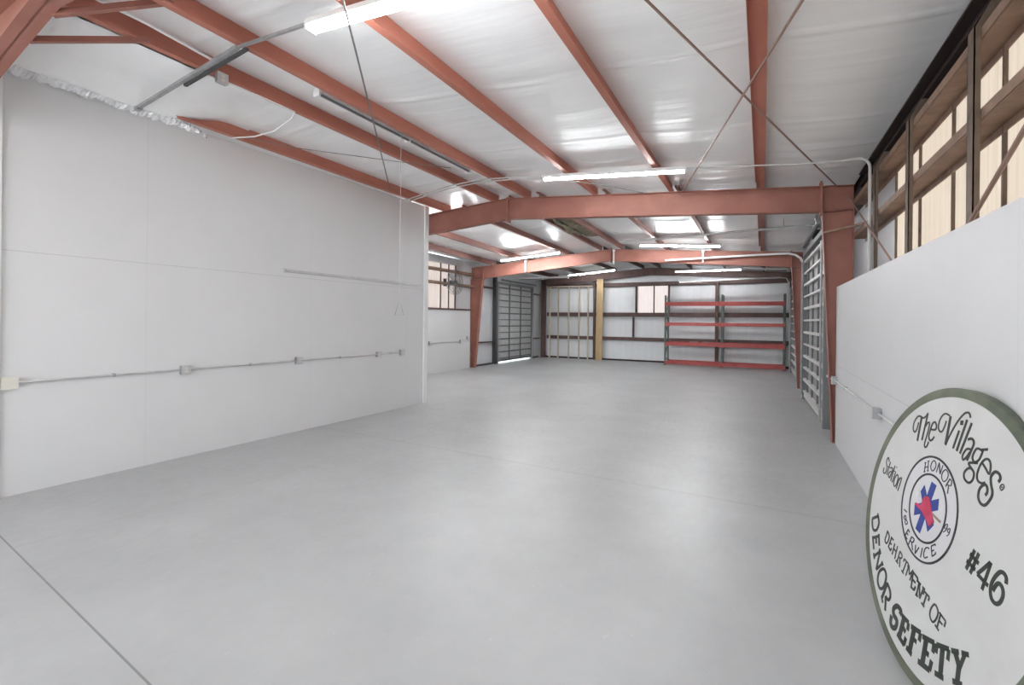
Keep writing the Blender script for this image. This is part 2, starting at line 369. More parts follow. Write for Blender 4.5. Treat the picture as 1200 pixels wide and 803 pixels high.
far = [(.0, 'rightmost roof purlin of the farthest bay'), (-1.45, 'second roof purlin from the right in the farthest bay'), (-2.85, 'third roof purlin from the right in the farthest bay'),
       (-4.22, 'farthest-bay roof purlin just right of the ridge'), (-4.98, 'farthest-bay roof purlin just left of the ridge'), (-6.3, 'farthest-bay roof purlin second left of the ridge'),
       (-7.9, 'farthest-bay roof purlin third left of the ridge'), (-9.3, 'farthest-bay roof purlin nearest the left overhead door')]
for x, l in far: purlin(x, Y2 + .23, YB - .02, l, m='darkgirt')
# flange braces from the nearest rafter up to the purlins beside it
for p, q, l in (((-4.98, Y0 + .06, 4.26), (-4.44, 2.25, 4.55), 'upper thin flange brace bolted to the corner rafter'),
                ((-5.42, Y0 + .06, 4.17), (-5.17, 2.42, 4.50), 'lower thin flange brace below the other one in the upper left corner')):
    b = MB(); b.bar(p, q, .010, .045); b.bar(V(p) + V((.0, .018, -.02)), V(q) + V((0, .018, -.02)), .045, .008)
    o = b.build('flange_brace', M['red']); tag(o, l, 'brace')
# ------------------------------------------------------------------ right wall girts, posts, struts
def zgirt_right(y0, y1, z, label, xi=1.25, m='girt'):
    t = .008
    prof = [(xi, z), (XR - .004, z), (XR - .004, z - .06), (XR - .011, z - .06), (XR - .011, z - t), (xi + t, z - t), (xi + t, z + .062), (xi + .03, z + .062), (xi + .03, z + .07), (xi, z + .07)]
    b = MB(); b.extrude(prof, y0, y1); return tag(b.build('girt', M[m]), label, 'wall rail', 'wall girts')
zgirt_right(YN, Y1 + .05, 3.757, 'upper brown wall girt along the top of the right cream windows')
zgirt_right(YN, Y1 + .05, 3.225, 'lower brown wall girt crossing the middle of the right cream windows')
b = MB()
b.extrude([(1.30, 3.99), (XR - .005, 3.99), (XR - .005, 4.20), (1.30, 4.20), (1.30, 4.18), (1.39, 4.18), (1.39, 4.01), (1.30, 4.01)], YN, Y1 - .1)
tag(b.build('eave_strut', M['blackbrown']), 'eave beam with painted-in shade between roof sheet and right wall in the near bay', 'roof beam')
for y, l in ((4.24, 'nearest brown window post above the round sign'), (5.82, 'middle brown window post in the right wall'), (7.37, 'far brown window post beside the white conduit on the right wall')):
    t = thing('window_post', l, 'post', (1.23, y, 0), 'right wall window posts')
    b = MB(); b.box(1.212, 1.219, y - .056, y + .056, 0, 3.84); b.box(1.212, 1.248, y - .056, y - .049, 0, 3.84); b.box(1.212, 1.248, y + .049, y + .056, 0, 3.84)
    b.build('post', M['postbrown'], t)
    b = MB(); b.bar((1.25, y, 3.84), (1.35, y - .06, 4.05), .07, .014, (1, 0, 0)); b.bar((1.25, y - .03, 3.84), (1.35, y - .09, 4.05), .008, .05, (1, 0, 0)); b.build('strut', M['postbrown'], t)
for pts, r, l in (([(1.16, 9.05, 3.88), (1.195, 5.9, 2.36)], .011, 'diagonal steel rod across the right wall by the frame knee'),
                  ([(1.19, 3.2, 3.0), (1.19, 4.5, 2.38)], .014, 'diagonal dark rod in front of the nearest cream window')):
    b = MB(); b.tube(pts, r, 8); tag(b.build('brace_rod', M['rod']), l, 'rod', 'brace rods')
b = MB(); b.bar((.86, Y1 - .1, 3.33), (1.25, 8.29, 3.30), .03, .03); tag(b.build('flange_brace', M['girt']), 'slanting brace from the near right column to the wall girt', 'brace')
# roof brace rods
def rod(p, q, r, l, m='rod', name='brace_rod', cat='rod', grp='brace rods'):
    b = MB(); b.tube([p, q], r, 8); return tag(b.build(name, M[m]), l, cat, grp)
rod((1.02, 9.05, 4.04), (-1.2, 2.0, 4.18), .0105, 'roof brace rod running from the right frame knee to the upper centre')
rod((-1.33, 9.05, 4.17), (.68, 2.2, 4.03), .0105, 'roof brace rod crossing the other one, from the frame to the top right')
rod((-2.37, 2.09, 4.135), (-6.30, 7.02, 4.33), .009, 'slanting dark rod from the top lamp down to the left partition', 'cable')
b = MB(); b.tube([(-6.40, 4.12, 4.372), (-6.12, 4.78, 4.385), (-5.30, 6.0, 4.435), (-4.72, 6.75, 4.46)], .006, 6); tag(b.build('cable', M['cable']), 'thin grey cable slung under the roof above the partition', 'cable')
# ------------------------------------------------------------------ strip lights
LAMP = 60.0
def strip_light(p, q, label, lit=True, n_tubes=2, joint=True, side=0.0, grp='fluorescent strip lights', hang=0.0):
    """p, q: centre line of the housing's underside"""
    p, q = V(p), V(q); t = (q - p).normalized(); a = t.cross(V((0, 0, 1))).normalized(); u = a.cross(t)
    r = thing('strip_light', label, 'lamp', p, grp)
    b = MB(); b.prism([p + a * x + u * z for x, z in ((-.055, 0), (.055, 0), (.04, .055), (-.04, .055))], q - p)
    b.build('housing', M['white'], r)
    offs = (-.032, .032) if n_tubes == 2 else (side,)
    L = (q - p).length
    for o in offs:
        segs = ((.03, L / 2 - .015), (L / 2 + .015, L - .03)) if joint else ((.03, L - .03),)
        for s0, s1 in segs:
            b = MB(); b.tube([p + a * o - u * .022 + t * s0, p + a * o - u * .022 + t * s1], .0165, 10); b.build('tube', M[('tube_far' if 9 < p.y < 20 else 'tube_lit') if lit else 'tube_off'], r, smooth=True)
    for s in ((.0, .03), (L / 2 - .015, L / 2 + .015), (L - .03, L)) if joint else ((0, .03), (L - .03, L)):
        b = MB(); b.prism([p + a * x + t * s[0] - u * z for x, z in ((-.052, 0), (.052, 0), (.048, .042), (-.048, .042))], t * (s[1] - s[0])); b.build('socket', M['trim'], r)
    if lit:
        ld = bpy.data.lights.new('lamp_glow', 'AREA'); ld.shape = 'RECTANGLE'; ld.size = L - .1; ld.size_y = .03; ld.energy = LAMP * (.5 if p.y > 20 else 1.1 if p.y > 9 else .4 if p.y > 5 else .1); ld.color = (.95, .985, 1)
        lo = bpy.data.objects.new('lamp_glow', ld); C.objects.link(lo); lo.parent = r; z = u; yv = z.cross(t)
        lo.matrix_local = Matrix(((t.x, yv.x, z.x, 0), (t.y, yv.y, z.y, 0), (t.z, yv.z, z.z, 0), (0, 0, 0, 1))); lo.location = (p + q) / 2 - u * .004 - p
    if hang:
        for s in (.25, L - .25):
            b = MB(); b.tube([p + t * s + u * .055, p + t * s + u * (.055 + hang)], .004, 6); b.build('hanger', M['cord'], r)
    return r
def on(x, y, d): return (x, y, zb(x, y) - d)
strip_light(on(-3.40, 2.78, .075), on(-.98, 2.78, .075), 'lit double tube lamp cut by the top edge of the photo', joint=False)
strip_light(on(-3.36, 7.55, .075), on(-1.02, 7.55, .075), 'long lit strip lamp in front of the nearest frame', n_tubes=1)
strip_light((-4.70, 3.95, 4.55), (-4.70, 7.25, 4.55), 'unlit strip lamp with dark tube lying along the ridge', lit=False, n_tubes=1, side=.03)
strip_light(on(-8.5, 10.1, .085), on(-6.2, 10.1, .085), 'lit lamp just under the left half of the nearest frame', n_tubes=1)
strip_light(on(-8.35, 15.1, .085), on(-6.05, 15.1, .085), 'lit lamp left of the ridge in front of the second frame', n_tubes=1)
strip_light(on(-3.30, 14.6, .10), on(-1.05, 14.6, .10), 'lit lamp right of the ridge in front of the second frame', n_tubes=1)
strip_light((-9.35, 18.5, 3.66), (-7.05, 18.5, 3.66), 'level unlit white lamp in front of the left overhead door', lit=False, n_tubes=1, hang=.35)
strip_light(on(-8.1, 21.2, .10), on(-5.85, 21.2, .10), 'lit lamp at the back above the studs', n_tubes=1)
strip_light((-3.3, 21.2, 4.02), (-.75, 21.2, 4.02), 'lit lamp at the back above the left bay of the rack', n_tubes=1, hang=.1)
strip_light((-.66, 20.6, 3.95), (.82, 20.6, 3.86), 'dark unlit lamp at the back above the right bay of the rack', lit=False, n_tubes=2)

# ------------------------------------------------------------------ conduit, boxes, cords
def box_thing(name, c, d, label, m='galv', axis='x', sgn=1, cat='outlet box', grp=None):
    """small electrical box with a cover plate; c = centre of the back, axis = facing"""
    w, dep = d; c = V(c); t = thing(name, label, cat, c, grp); b = MB(); p = MB(); s = MB()
    if axis == 'x':
        b.box(min(c.x, c.x + sgn * dep), max(c.x, c.x + sgn * dep), c.y - w / 2, c.y + w / 2, c.z - w / 2, c.z + w / 2)
        x = c.x + sgn * dep; p.box(min(x, x + sgn * .006), max(x, x + sgn * .006), c.y - w / 2 - .004, c.y + w / 2 + .004, c.z - w / 2 - .004, c.z + w / 2 + .004)
        x += sgn * .006
        for k in (-1, 1): s.box(min(x, x + sgn * .003), max(x, x + sgn * .003), c.y - .017, c.y + .017, c.z + k * .022 - .013, c.z + k * .022 + .013)
    b.build('body', M[m], t, bevel=.004); p.build('cover_plate', M['ivory' if m == 'ivory' else 'emt'], t, bevel=.002); s.build('receptacle', M['ivory'], t)
    return t
WL = lambda y: -6.915 + (y - 1.93) * .15 / 6.81            # face of the left partition
def pipe(pts, r, label, m='emt', name='conduit', clips=(), ax=V((1, 0, 0))):
    b = MB(); b.tube(pts, r, 10)
    if not clips: return tag(b.build(name, M[m], smooth=True), label, 'pipe', 'conduit runs')
    t = thing(name, label, 'pipe', pts[0], 'conduit runs'); b.build('pipe', M[m], t, smooth=True)
    for c in clips:
        k = MB(); k.box(c[0] - .018, c[0] + .018, c[1] - .012, c[1] + .012, c[2] - .018, c[2] + .018); k.build('strap', M['galv'], t)
    return t
G = 'outlet boxes on the left partition'
for y0, y1, l, cl in ((2.06, 3.62, 'conduit on left partition from the near edge to the first square box', 2.9), (3.75, 5.37, 'conduit on left partition between first and second box', 4.6),
                  (5.49, 7.20, 'conduit on left partition between second and third box', 6.3), (7.31, 7.88, 'short conduit on left partition between the last two boxes', 7.6)):
    pipe([(WL(y0) + .025, y0, 1.175), (WL(y1) + .025, y1, 1.175)], .0125, l, clips=[(WL(cl) + .022, cl, 1.175)])
box_thing('outlet_box', (WL(2.0), 2.0, 1.175), (.12, .05), 'ivory outlet box at the left edge of the photo', 'ivory', grp=G)
box_thing('outlet_box', (WL(3.687), 3.687, 1.17), (.115, .055), 'square metal outlet box nearest the camera on the left partition', grp=G)
box_thing('outlet_box', (WL(5.43), 5.43, 1.178), (.115, .055), 'middle metal outlet box on the left partition', grp=G)
box_thing('outlet_box', (WL(7.256), 7.256, 1.178), (.10, .05), 'smaller metal box just left of the last one on the left partition', grp=G)
box_thing('outlet_box', (WL(7.94), 7.94, 1.18), (.115, .055), 'last metal outlet box near the far end of the left partition', grp=G)
b = MB(); x = WL(5.17); x2 = WL(8.55)
b.prism([(x, 5.17, 2.625), (x + .04, 5.17, 2.625), (x + .04, 5.17, 2.667), (x, 5.17, 2.667)], (x2 - x, 3.38, 0))
b.box(x - .0, x + .045, 5.15, 5.17, 2.62, 2.672); tag(b.build('wall_channel', M['emt']), 'long pale horizontal metal channel fixed on the left partition', 'rail')
# unistrut bar carrying the near lamp's feed
t = thing('strut_channel', 'grey metal strut running from the left partition up to the top lamp', 'rail', (-6.5, 2.9, 4.3))
b = MB(); b.bar((-6.55, 2.98, 4.345), (-4.40, 2.80, 4.42), .042, .03); b.bar((-4.40, 2.80, 4.42), (-3.42, 2.78, 4.36), .024, .024); b.build('channel', M['galv'], t)
b = MB(); b.bar((-5.50, 2.93, 4.355), (-4.30, 2.83, 4.395), .034, .02); b.build('black_conduit', M['dark'], t)
b = MB(); b.box(-6.60, -6.52, 2.95, 3.01, 4.31, 4.36); b.build('end_clamp', M['galv'], t)
# junction box and white cable on the left ridge purlin
box_thing('junction_box', (-5.20, 3.12, 4.44), (.11, .05), 'small grey junction box under the left ridge purlin', 'galv', cat='junction box')
b = MB(); b.tube([(-5.215, 3.2, 4.45), (-5.205, 3.7, 4.455), (-5.20, 4.05, 4.45), (-5.35, 4.13, 4.435), (-5.85, 4.24, 4.39), (-6.2, 4.2, 4.365), (-6.50, 4.06, 4.345)], .009, 8)
tag(b.build('cable', M['white'], smooth=True), 'white cable looping from the left ridge purlin to the partition top', 'cable')
b = MB(); b.tube([(-4.94, .8, 4.52), (-4.96, 2.3, 4.53), (-5.0, 3.0, 4.50)], .014, 8); tag(b.build('cable', M['white'], smooth=True), 'white cable lying along the right face of the left ridge purlin, upper left', 'cable')
# twin conduit from the partition corner to the long lamp
for d, l in ((0, 'upper of the twin conduits curving to the long lamp'), (.07, 'lower of the twin conduits curving to the long lamp')):
    pipe([(-6.60, 7.75 + d, 4.325 - d * .3), (-5.9, 7.6 + d, 4.37 - d * .3), (-5.3, 7.5 + d, 4.41 - d * .3), (-4.6, 7.47 + d, 4.44 - d * .4), (-3.9, 7.5 + d * .6, 4.40 - d * .3), (-3.38, 7.55 + d * .2, 4.345)], .011, l)
b = MB(); b.tube([(-3.36, 7.62, 4.335), (-2.9, 7.9, 4.31), (-2.3, 8.5, 4.27), (-1.9, 9.02, 4.25)], .006, 6); tag(b.build('cable', M['cable']), 'thin wire from the long lamp up to the frame', 'cable')
# right hand riser
px_, py_ = 1.20, 7.55
pipe([(-1.02, 7.55, 4.185), (0, 7.55, 4.08), (.55, 7.55, 4.03), (.98, 7.55, 4.01)], .011, 'thin pale conduit along the roof from the long lamp to the right wall')
pipe([(.93, 7.55, 4.015), (1.05, 7.55, 4.015)] + arc((px_ - .13, py_, 3.885), (1, 0, 0), (0, 0, 1), .13, math.pi / 2, 0, 6)[1:] + [(px_, py_, 3.5), (px_, py_, 2.30)],
     .018, 'pale riser conduit bending down the right wall beside the far window post', 'emtpale')
box_thing('outlet_box', (1.03, 8.97, 1.0), (.12, .06), 'white outlet box at the far end of the right plywood panel', 'galv', sgn=-1, grp='outlet boxes on the right panel')
t = box_thing('outlet_box', (1.03, 5.8, 1.015), (.105, .075), 'grey metal outlet box on the right panel above the round sign', 'galv', sgn=-1, grp='outlet boxes on the right panel')
pipe([(1.005, 8.9, 1.0), (1.005, 5.86, 1.015)], .013, 'conduit on right panel between the two boxes', clips=[(1.012, 7.9, 1.007)])
pipe([(1.005, 5.74, 1.015), (1.005, 3.6, 1.02)], .013, 'conduit on right panel running down behind the round sign')
pipe([(.965, 9.5, 1.01), (.965, 9.2, 1.01), (1.0, 9.04, 1.0)], .02, 'short conduit stub bending round the near right column')
# pull cord
t = thing('pull_cord', 'hanging pull cord with triangular handle in front of the left partition', 'cord', (-4.6, 5.34, 1.93))
b = MB(); b.tube([(-4.6, 5.34, 2.15), (-4.6, 5.34, 4.52)], .0045, 6); b.build('cord', M['cord'], t)
b = MB(); b.tube([(-4.6, 5.34, 2.16), (-4.645, 5.30, 1.94), (-4.555, 5.385, 1.94)], .006, 6, closed=True); b.build('handle', M['galv'], t)
# mid-bay and far conduits
pipe([(-3.3, 12.3, 3.93), (.9, 12.3, 4.03), (1.05, 12.3, 3.99), (1.12, 12.3, 3.88)], .028, 'pale level pipe crossing the middle bay under the roof')
b = MB(); b.tube([(-1.31, 12.3, 3.95), (-1.31, 12.3, zb(-1.31, 12.3) + .02)], .006, 6); b.tube([(-2.4, 12.3, 3.95), (-2.4, 12.3, zb(-2.4, 12.3) + .18)], .006, 6); b.tube([(.4, 12.3, 4.01), (.4, 12.3, zb(.4, 12.3) + .18)], .006, 6)
tag(b.build('pipe_hanger', M['rod']), 'thin rods hanging the pale level pipe', 'hanger')
pipe([(-2.79, 15.95, 3.86), (-.79, 15.95, 3.89), (.3, 15.95, 3.90), (.62, 15.9, 3.89)] + [(.80, 15.7, 3.82), (.90, 15.2, 3.66), (.93, 14.6, 3.45), (.93, 14.4, 3.2), (.93, 14.3, 2.5), (.925, 14.3, 0.02)],
     .03, 'pale conduit curving over the second frame and down beside the right overhead door', 'white')
pipe([(.93, 14.42, 3.2), (.895, 14.42, 2.4), (.885, 14.42, 1.25), (.92, 14.36, 1.2)], .012, 'thin hooked pipe beside the curving conduit')
for x, z0, z1, l in ((-7.84, 3.69, 4.06, 'short white conduit drop on the left half of the second frame'), (-4.50, 3.83, 4.28, 'short white conduit drop at the ridge of the second frame'), (-1.67, 3.76, 4.10, 'short white conduit drop on the right half of the second frame')):
    b = MB(); b.tube([(x, 16.07, z1), (x, 16.07, z0)], .025, 8); b.box(x - .04, x + .04, 16.05, 16.1, z1 - .02, z1 + .05); tag(b.build('conduit_drop', M['white']), l, 'pipe', 'conduit drops')
pipe([(-3.2, 21.8, 3.60), (-.6, 21.8, 3.68), (.6, 21.8, 3.70), (.82, 21.8, 3.66), (.90, 21.8, 3.5), (.90, 21.8, 2.6)], .022, 'pale conduit along the top of the back wall bending down at the right')

# ------------------------------------------------------------------ insulation details
b = MB(); random.seed(3); ny, nz = 90, 6; vs = []
for i in range(ny + 1):
    y = 1.94 + 2.0 * i / ny; f = min(1, (ny - i) / 22)
    for k in range(nz + 1):
        q = k / nz; z = 4.375 + (.135 * f + .03) * q
        x = WL(y) + .03 + .09 * math.sin(math.pi * q) * f
        x += random.uniform(-.028, .028); z += random.uniform(-.016, .016) + .03 * noise.noise(V((y * 6, q * 3, 0)))
        vs.append((x, y + random.uniform(-.008, .008), z))
fs = [(i * (nz + 1) + k, (i + 1) * (nz + 1) + k, (i + 1) * (nz + 1) + k + 1, i * (nz + 1) + k + 1) for i in range(ny) for k in range(nz)]
b.add(vs, fs); tag(b.build('insulation_edge', M['foil']), 'crinkled shiny insulation edge bunched along the near top of the left partition', 'insulation')
b = MB(); vs = []; nx, ny = 24, 44
for i in range(ny + 1):
    y = .6 + 3.75 * i / ny; e = max(0, min(1, (4.15 - y) / 1.0)); e = e * e * (3 - 2 * e)
    for k in range(nx + 1):
        q = k / nx; x = -5.30 + (-6.94 + 5.30) * q
        low = 4.475 - .165 * math.exp(-((q - .77) / .15) ** 2) + .075 * q * q
        hi = zb(x, y) + PH - .02
        z = hi + (low - hi) * e + .010 * noise.noise(V((x * 3, y * 3, 2))) + .006 * noise.noise(V((x * 9, y * 4, 5)))
        vs.append((x, y, z))
b.add(vs, [(i * (nx + 1) + k, i * (nx + 1) + k + 1, (i + 1) * (nx + 1) + k + 1, (i + 1) * (nx + 1) + k) for i in range(ny) for k in range(nx)])
tag(b.build('insulation_blanket', M['vinyl'], smooth=True), 'white vinyl insulation sagging over the partition in the upper left', 'insulation')
# torn batt at the ridge of the middle bay
t = thing('torn_insulation', 'torn dark olive insulation hanging at the ridge behind the nearest frame', 'insulation', (-4.75, 12.6, 4.35))
b = MB(); vs = []; random.seed(5)
for i in range(31):
    y = 11.2 + 3.3 * i / 30; w = math.sin(math.pi * i / 30) ** .5
    for k in range(9):
        q = k / 8; x = -4.93 + .56 * q; z = zb(x, y) + .17 - .13 * w * math.sin(math.pi * q) + random.uniform(-.02, .02)
        vs.append((x, y, z))
b.add(vs, [(i * 9 + k, i * 9 + k + 1, (i + 1) * 9 + k + 1, (i + 1) * 9 + k) for i in range(30) for k in range(8)]); b.build('dark_batt', M['kraft'], t, smooth=True)
b = MB(); vs = []
for i in range(17):
    y = 11.5 + 2.3 * i / 16
    for k in range(7):
        q = k / 6; x = -4.90 + .10 * math.sin(q * 3) + .02 * random.random(); z = zb(x, y) + .10 - (.13 + .05 * math.sin(i * .9)) * q * math.sin(math.pi * i / 16) ** .6
        vs.append((x, y, z))
b.add(vs, [(i * 7 + k, i * 7 + k + 1, (i + 1) * 7 + k + 1, (i + 1) * 7 + k) for i in range(16) for k in range(6)]); b.build('hanging_flap', M['kraft'], t, smooth=True)
# ------------------------------------------------------------------ overhead doors
def overhead_door(name, label, A, B, zt, nrm, nrib, stiles, mp, mr, mj, jw=.12, z0=.07):
    A, B, n = V((*A, 0)), V((*B, 0)), V(nrm); t = (B - A).normalized(); L = (B - A).length; up = V((0, 0, 1))
    r = thing(name, label, 'door', (A + B) / 2); del r['category']; struct(r)
    def blk(s0, s1, d0, d1, za, zb_):
        b = MB(); b.prism([A + t * s0 + n * d0 + up * za, A + t * s1 + n * d0 + up * za, A + t * s1 + n * d1 + up * za, A + t * s0 + n * d1 + up * za], up * (zb_ - za)); return b
    nsec = nrib // 2; hs = (zt - z0) / nsec
    for i in range(nsec): blk(0, L, -.02, 0, z0 + i * hs, z0 + (i + 1) * hs - .0005).build('section', M[mp], r)
    for i in range(nrib):
        z = z0 + (zt - z0) * (i + .5) / nrib; hh = .028 if i % 2 else .02
        blk(.03, L - .03, .001, .05 if mr == 'ribgrey' else .075, z - hh, z + hh).build('rib', M[mr], r)
    for s in stiles: blk(L * s - .03, L * s + .03, .001, .035, z0, zt).build('stile', M['ribgrey'], r)
    blk(.0, L, .001, .055, z0, z0 + .08).build('bottom_bar', M[mr], r)
    blk(-jw, .0, -.02, .09, 0, zt + .1).build('jamb', M[mj], r); blk(L, L + jw, -.02, .09, 0, zt + .1).build('jamb', M[mj], r)
    blk(0, L, -.02, .09, zt, zt + .1).build('header', M[mj], r)
    for s in (.05, L - .05):
        q = A + t * s + n * .12; b = MB(); b.tube([q + up * .1, q + up * (zt - .15)], .018, 8); b.build('track', M['galv'], r)
    return r
overhead_door('door_1', 'grey sectional overhead door in the far left wall with bright gap below', (-10.24, 18.22), (-10.24, 21.66), 3.46, (1, 0, 0), 12, (.33, .66), 'doorgrey', 'ribgrey', 'frame_grey')
b = MB(); b.box(-10.29, -10.14, 17.93, 18.07, 0, 3.75); struct(b.build('trim_5', M['dark']), 'dark jamb strip left of the grey overhead door')
overhead_door('door_2', 'pale ribbed overhead door in the right wall behind the nearest column', (1.06, 10.3), (.98, 13.95), 3.55, (-1, -.02, 0), 12, (.12, .37, .63, .88), 'doorshade', 'ribpale', 'frame_grey')
overhead_door('door_3', 'far pale overhead door in the right wall, mostly hidden by the second column', (1.05, 17.1), (1.05, 21.2), 3.4, (-1, 0, 0), 12, (.2, .5, .8), 'doorshade', 'ribpale', 'frame_grey')
t = thing('door_spring_shaft', 'dark spring shaft with drums above the right overhead door', 'door hardware', (.93, 12.2, 3.77))
b = MB(); b.tube([(.93, 10.2, 3.80), (.90, 14.2, 3.80)], .045, 10); b.build('shaft', M['frame_grey'], t, smooth=True)
for y in (10.35, 14.1):
    b = MB(); b.tube([(.93, y - .07, 3.80), (.93, y + .07, 3.80)], .10, 14); b.build('drum', M['galv'], t)
b = MB(); b.box(.93, 1.08, 12.15, 12.25, 3.7, 3.9); b.build('bracket', M['dark'], t)
b = MB(); b.tube([(-10.0, 18.2, 3.63), (-10.0, 21.7, 3.63)], .04, 10); tag(b.build('door_spring_shaft', M['frame_grey'], smooth=True), 'grey spring shaft above the far left overhead door', 'door hardware')

# ------------------------------------------------------------------ side and back wall girts, posts
def rail(x0, x1, y0, y1, z0, z1, label, m='darkgirt', name='girt', cat='wall rail', grp='wall girts'):
    b = MB()
    t = .012
    if x1 - x0 > y1 - y0:      # runs along X; C open to the wall
        b.box(x0, x1, y0, y0 + t, z0, z1); b.box(x0, x1, y0, y1, z1 - t, z1); b.box(x0, x1, y0, y1, z0, z0 + t)
    else:
        xi = x1 if x0 < -5 else x0
        b.box(min(xi, xi + (-t if x0 < -5 else t)), max(xi, xi + (-t if x0 < -5 else t)), y0, y1, z0, z1); b.box(x0, x1, y0, y1, z1 - t, z1); b.box(x0, x1, y0, y1, z0, z0 + t)
    return tag(b.build(name, M[m]), label, cat, grp)
rail(XL, -10.10, 10.0, Y2 - .1, 3.15, 3.24, 'brown girt crossing the pinkish window behind the wall fan', 'girt')
rail(XL, -10.10, 10.0, Y2 - .1, 3.62, 3.71, 'brown girt along the top of the pinkish far left window', 'girt')
rail(XL, -10.14, 16.3, 17.84, 3.22, 3.28, 'upper dark girt between the second column and the left overhead door')
rail(XL, -10.14, 16.3, 17.84, .94, .985, 'lower dark girt between the second column and the left overhead door')
rail(XL, -10.14, 21.8, 22.6, 3.19, 3.24, 'upper dark girt right of the left overhead door')
rail(XL, -10.14, 21.8, 22.6, .96, 1.01, 'lower dark girt right of the left overhead door')
b = MB(); b.box(XL, -10.22, 16.3, 17.84, 0, .07); b.box(XL, -10.22, 21.8, 22.6, 0, .07); struct(b.build('baseboard_left', M['dark']), 'dark base strip beside the left overhead door')
rail(-9.86, .97, 22.82, YB, 3.56, 3.74, 'top brown girt of the back wall')
rail(-9.86, .97, 22.82, YB, 2.12, 2.31, 'middle brown girt of the back wall, under the window')
rail(-9.86, .97, 22.82, YB, .98, 1.14, 'lowest brown girt of the back wall')
b = MB(); b.box(-10.1, 1.0, 22.90, YB, 0, .075); struct(b.build('baseboard_back', M['blackbrown']), 'dark base strip along the back wall')
def post(x, w, y0, y1, z0, z1, label, m='darkgirt'):
    b = MB(); b.box(x - w / 2, x + w / 2, y0, y0 + .012, z0, z1); b.box(x - w / 2, x - w / 2 + .012, y0, y1, z0, z1); b.box(x + w / 2 - .012, x + w / 2, y0, y1, z0, z1)
    return tag(b.build('wall_post', M[m]), label, 'post', 'back wall posts')
post(-7.31, .11, 22.72, 22.81, 0, 3.9, 'dark brown wall post just left of the tan plank')
post(-5.31, .07, 22.84, YB, 2.32, 3.55, 'short post forming the left jamb of the back window')
post(-5.44, .07, 22.84, YB, 1.15, 2.11, 'short post under the back window')
post(-3.82, .06, 22.84, YB, 2.32, 3.55, 'short post forming the right jamb of the back window')
post(-1.77, .14, 22.73, 22.81, 0, 3.72, 'tall brown wall post behind the middle of the pallet rack')
for x, l in ((-9.68, 'leftmost bare wood stud on the back wall'), (-9.22, 'second bare wood stud from the left'), (-8.65, 'middle one of the five bare wood studs'),
             (-8.11, 'second bare wood stud from the dark post'), (-7.64, 'bare wood stud nearest the dark post')):
    b = MB(); b.box(x - .024, x + .024, 22.71, 22.81, 0, 3.585); tag(b.build('wood_stud', M['stud'], bevel=.003), l, 'stud', 'wood studs on the back wall')
b = MB(); b.prism([(-7.17, 22.50, 0), (-6.84, 22.50, 0), (-6.82, 22.57, 3.93), (-7.15, 22.57, 3.93)], (0, .04, 0)); tag(b.build('wood_plank', M['plank']), 'tall wide tan plank standing against the back wall', 'plank')
b = MB(); b.box(-9.86, -7.4, 22.71, 22.81, 3.585, 3.63); tag(b.build('wood_plate', M['stud']), 'thin wooden top plate over the five studs', 'board')

# ------------------------------------------------------------------ pallet rack
t = thing('pallet_rack', 'empty two-bay pallet rack with red beams and green uprights', 'rack', (-1.5, 22.3, 0))
RY0, RY1, RX = 21.86, 22.64, (-3.79, -1.50, .79)
for x in RX:
    f = MB(); f.box(x - .036, x + .036, RY0, RY0 + .07, 0, 3.06); f.box(x - .07, x + .07, RY0 - .03, RY0 + .1, 0, .012); fo = f.build('upright', M['rackgreen'], t)
    g = MB(); g.box(x - .036, x + .036, RY1 - .07, RY1, 0, 3.06); g.box(x - .07, x + .07, RY1 - .1, RY1 + .03, 0, .012); g.build('upright', M['rackgreen'], t)
    for z in (.25, 1.15, 2.05, 2.92):
        h = MB(); h.box(x - .015, x + .015, RY0 + .07, RY1 - .07, z - .02, z + .02); h.build('brace', M['rackgreen'], t)
    for z, z2 in ((.27, 1.13), (2.03, 1.17), (2.07, 2.9)):
        h = MB(); h.bar((x, RY0 + .07, z), (x, RY1 - .07, z2), .03, .03); h.build('brace', M['rackgreen'], t)
for x0, x1 in zip(RX, RX[1:]):
    for z0, z1 in ((.05, .185), (.86, 1.02), (1.73, 1.87), (2.61, 2.755)):
        for y in (RY0 - .045, RY1 + .0):
            b = MB(); b.box(x0 + .038, x1 - .038, y, y + .045, z0, z1); b.box(x0 + .038, x1 - .038, y + (.045 if y < 22 else -.03), y + (.075 if y < 22 else .0), z0, z1 - .03)
            bo = b.build('beam', M['rackred'], t, bevel=.004)
            k = MB()
            for xx in (x0, x1): s = 1 if xx == x0 else -1; k.box(min(xx, xx + s * .06), max(xx, xx + s * .06), y - .006 if y < 22 else y + .046, y if y < 22 else y + .052, z0 - .04, z1 + .02)
            k.build('end_connector', M['rackred'], bo)
for x0, x1, l in ((-2.75, -2.42, 'left scrap of white material on the third red rack beam'), (-2.25, -1.98, 'right scrap of white material on the third red rack beam')):
    b = MB(); n = 8
    vs = [(x0 + (x1 - x0) * i / n, y, 1.022 + .03 * abs(math.sin(i * 1.3 + y * 30))) for i in range(n + 1) for y in (RY0 - .04, RY0 + .03)]
    b.add(vs, [(i * 2, i * 2 + 1, i * 2 + 3, i * 2 + 2) for i in range(n)]); b.add([p - V((0, 0, .006)) for p in map(V, vs)], [(i * 2 + 2, i * 2 + 3, i * 2 + 1, i * 2) for i in range(n)])
    tag(b.build('white_scrap', M['paper']), l, 'scrap')

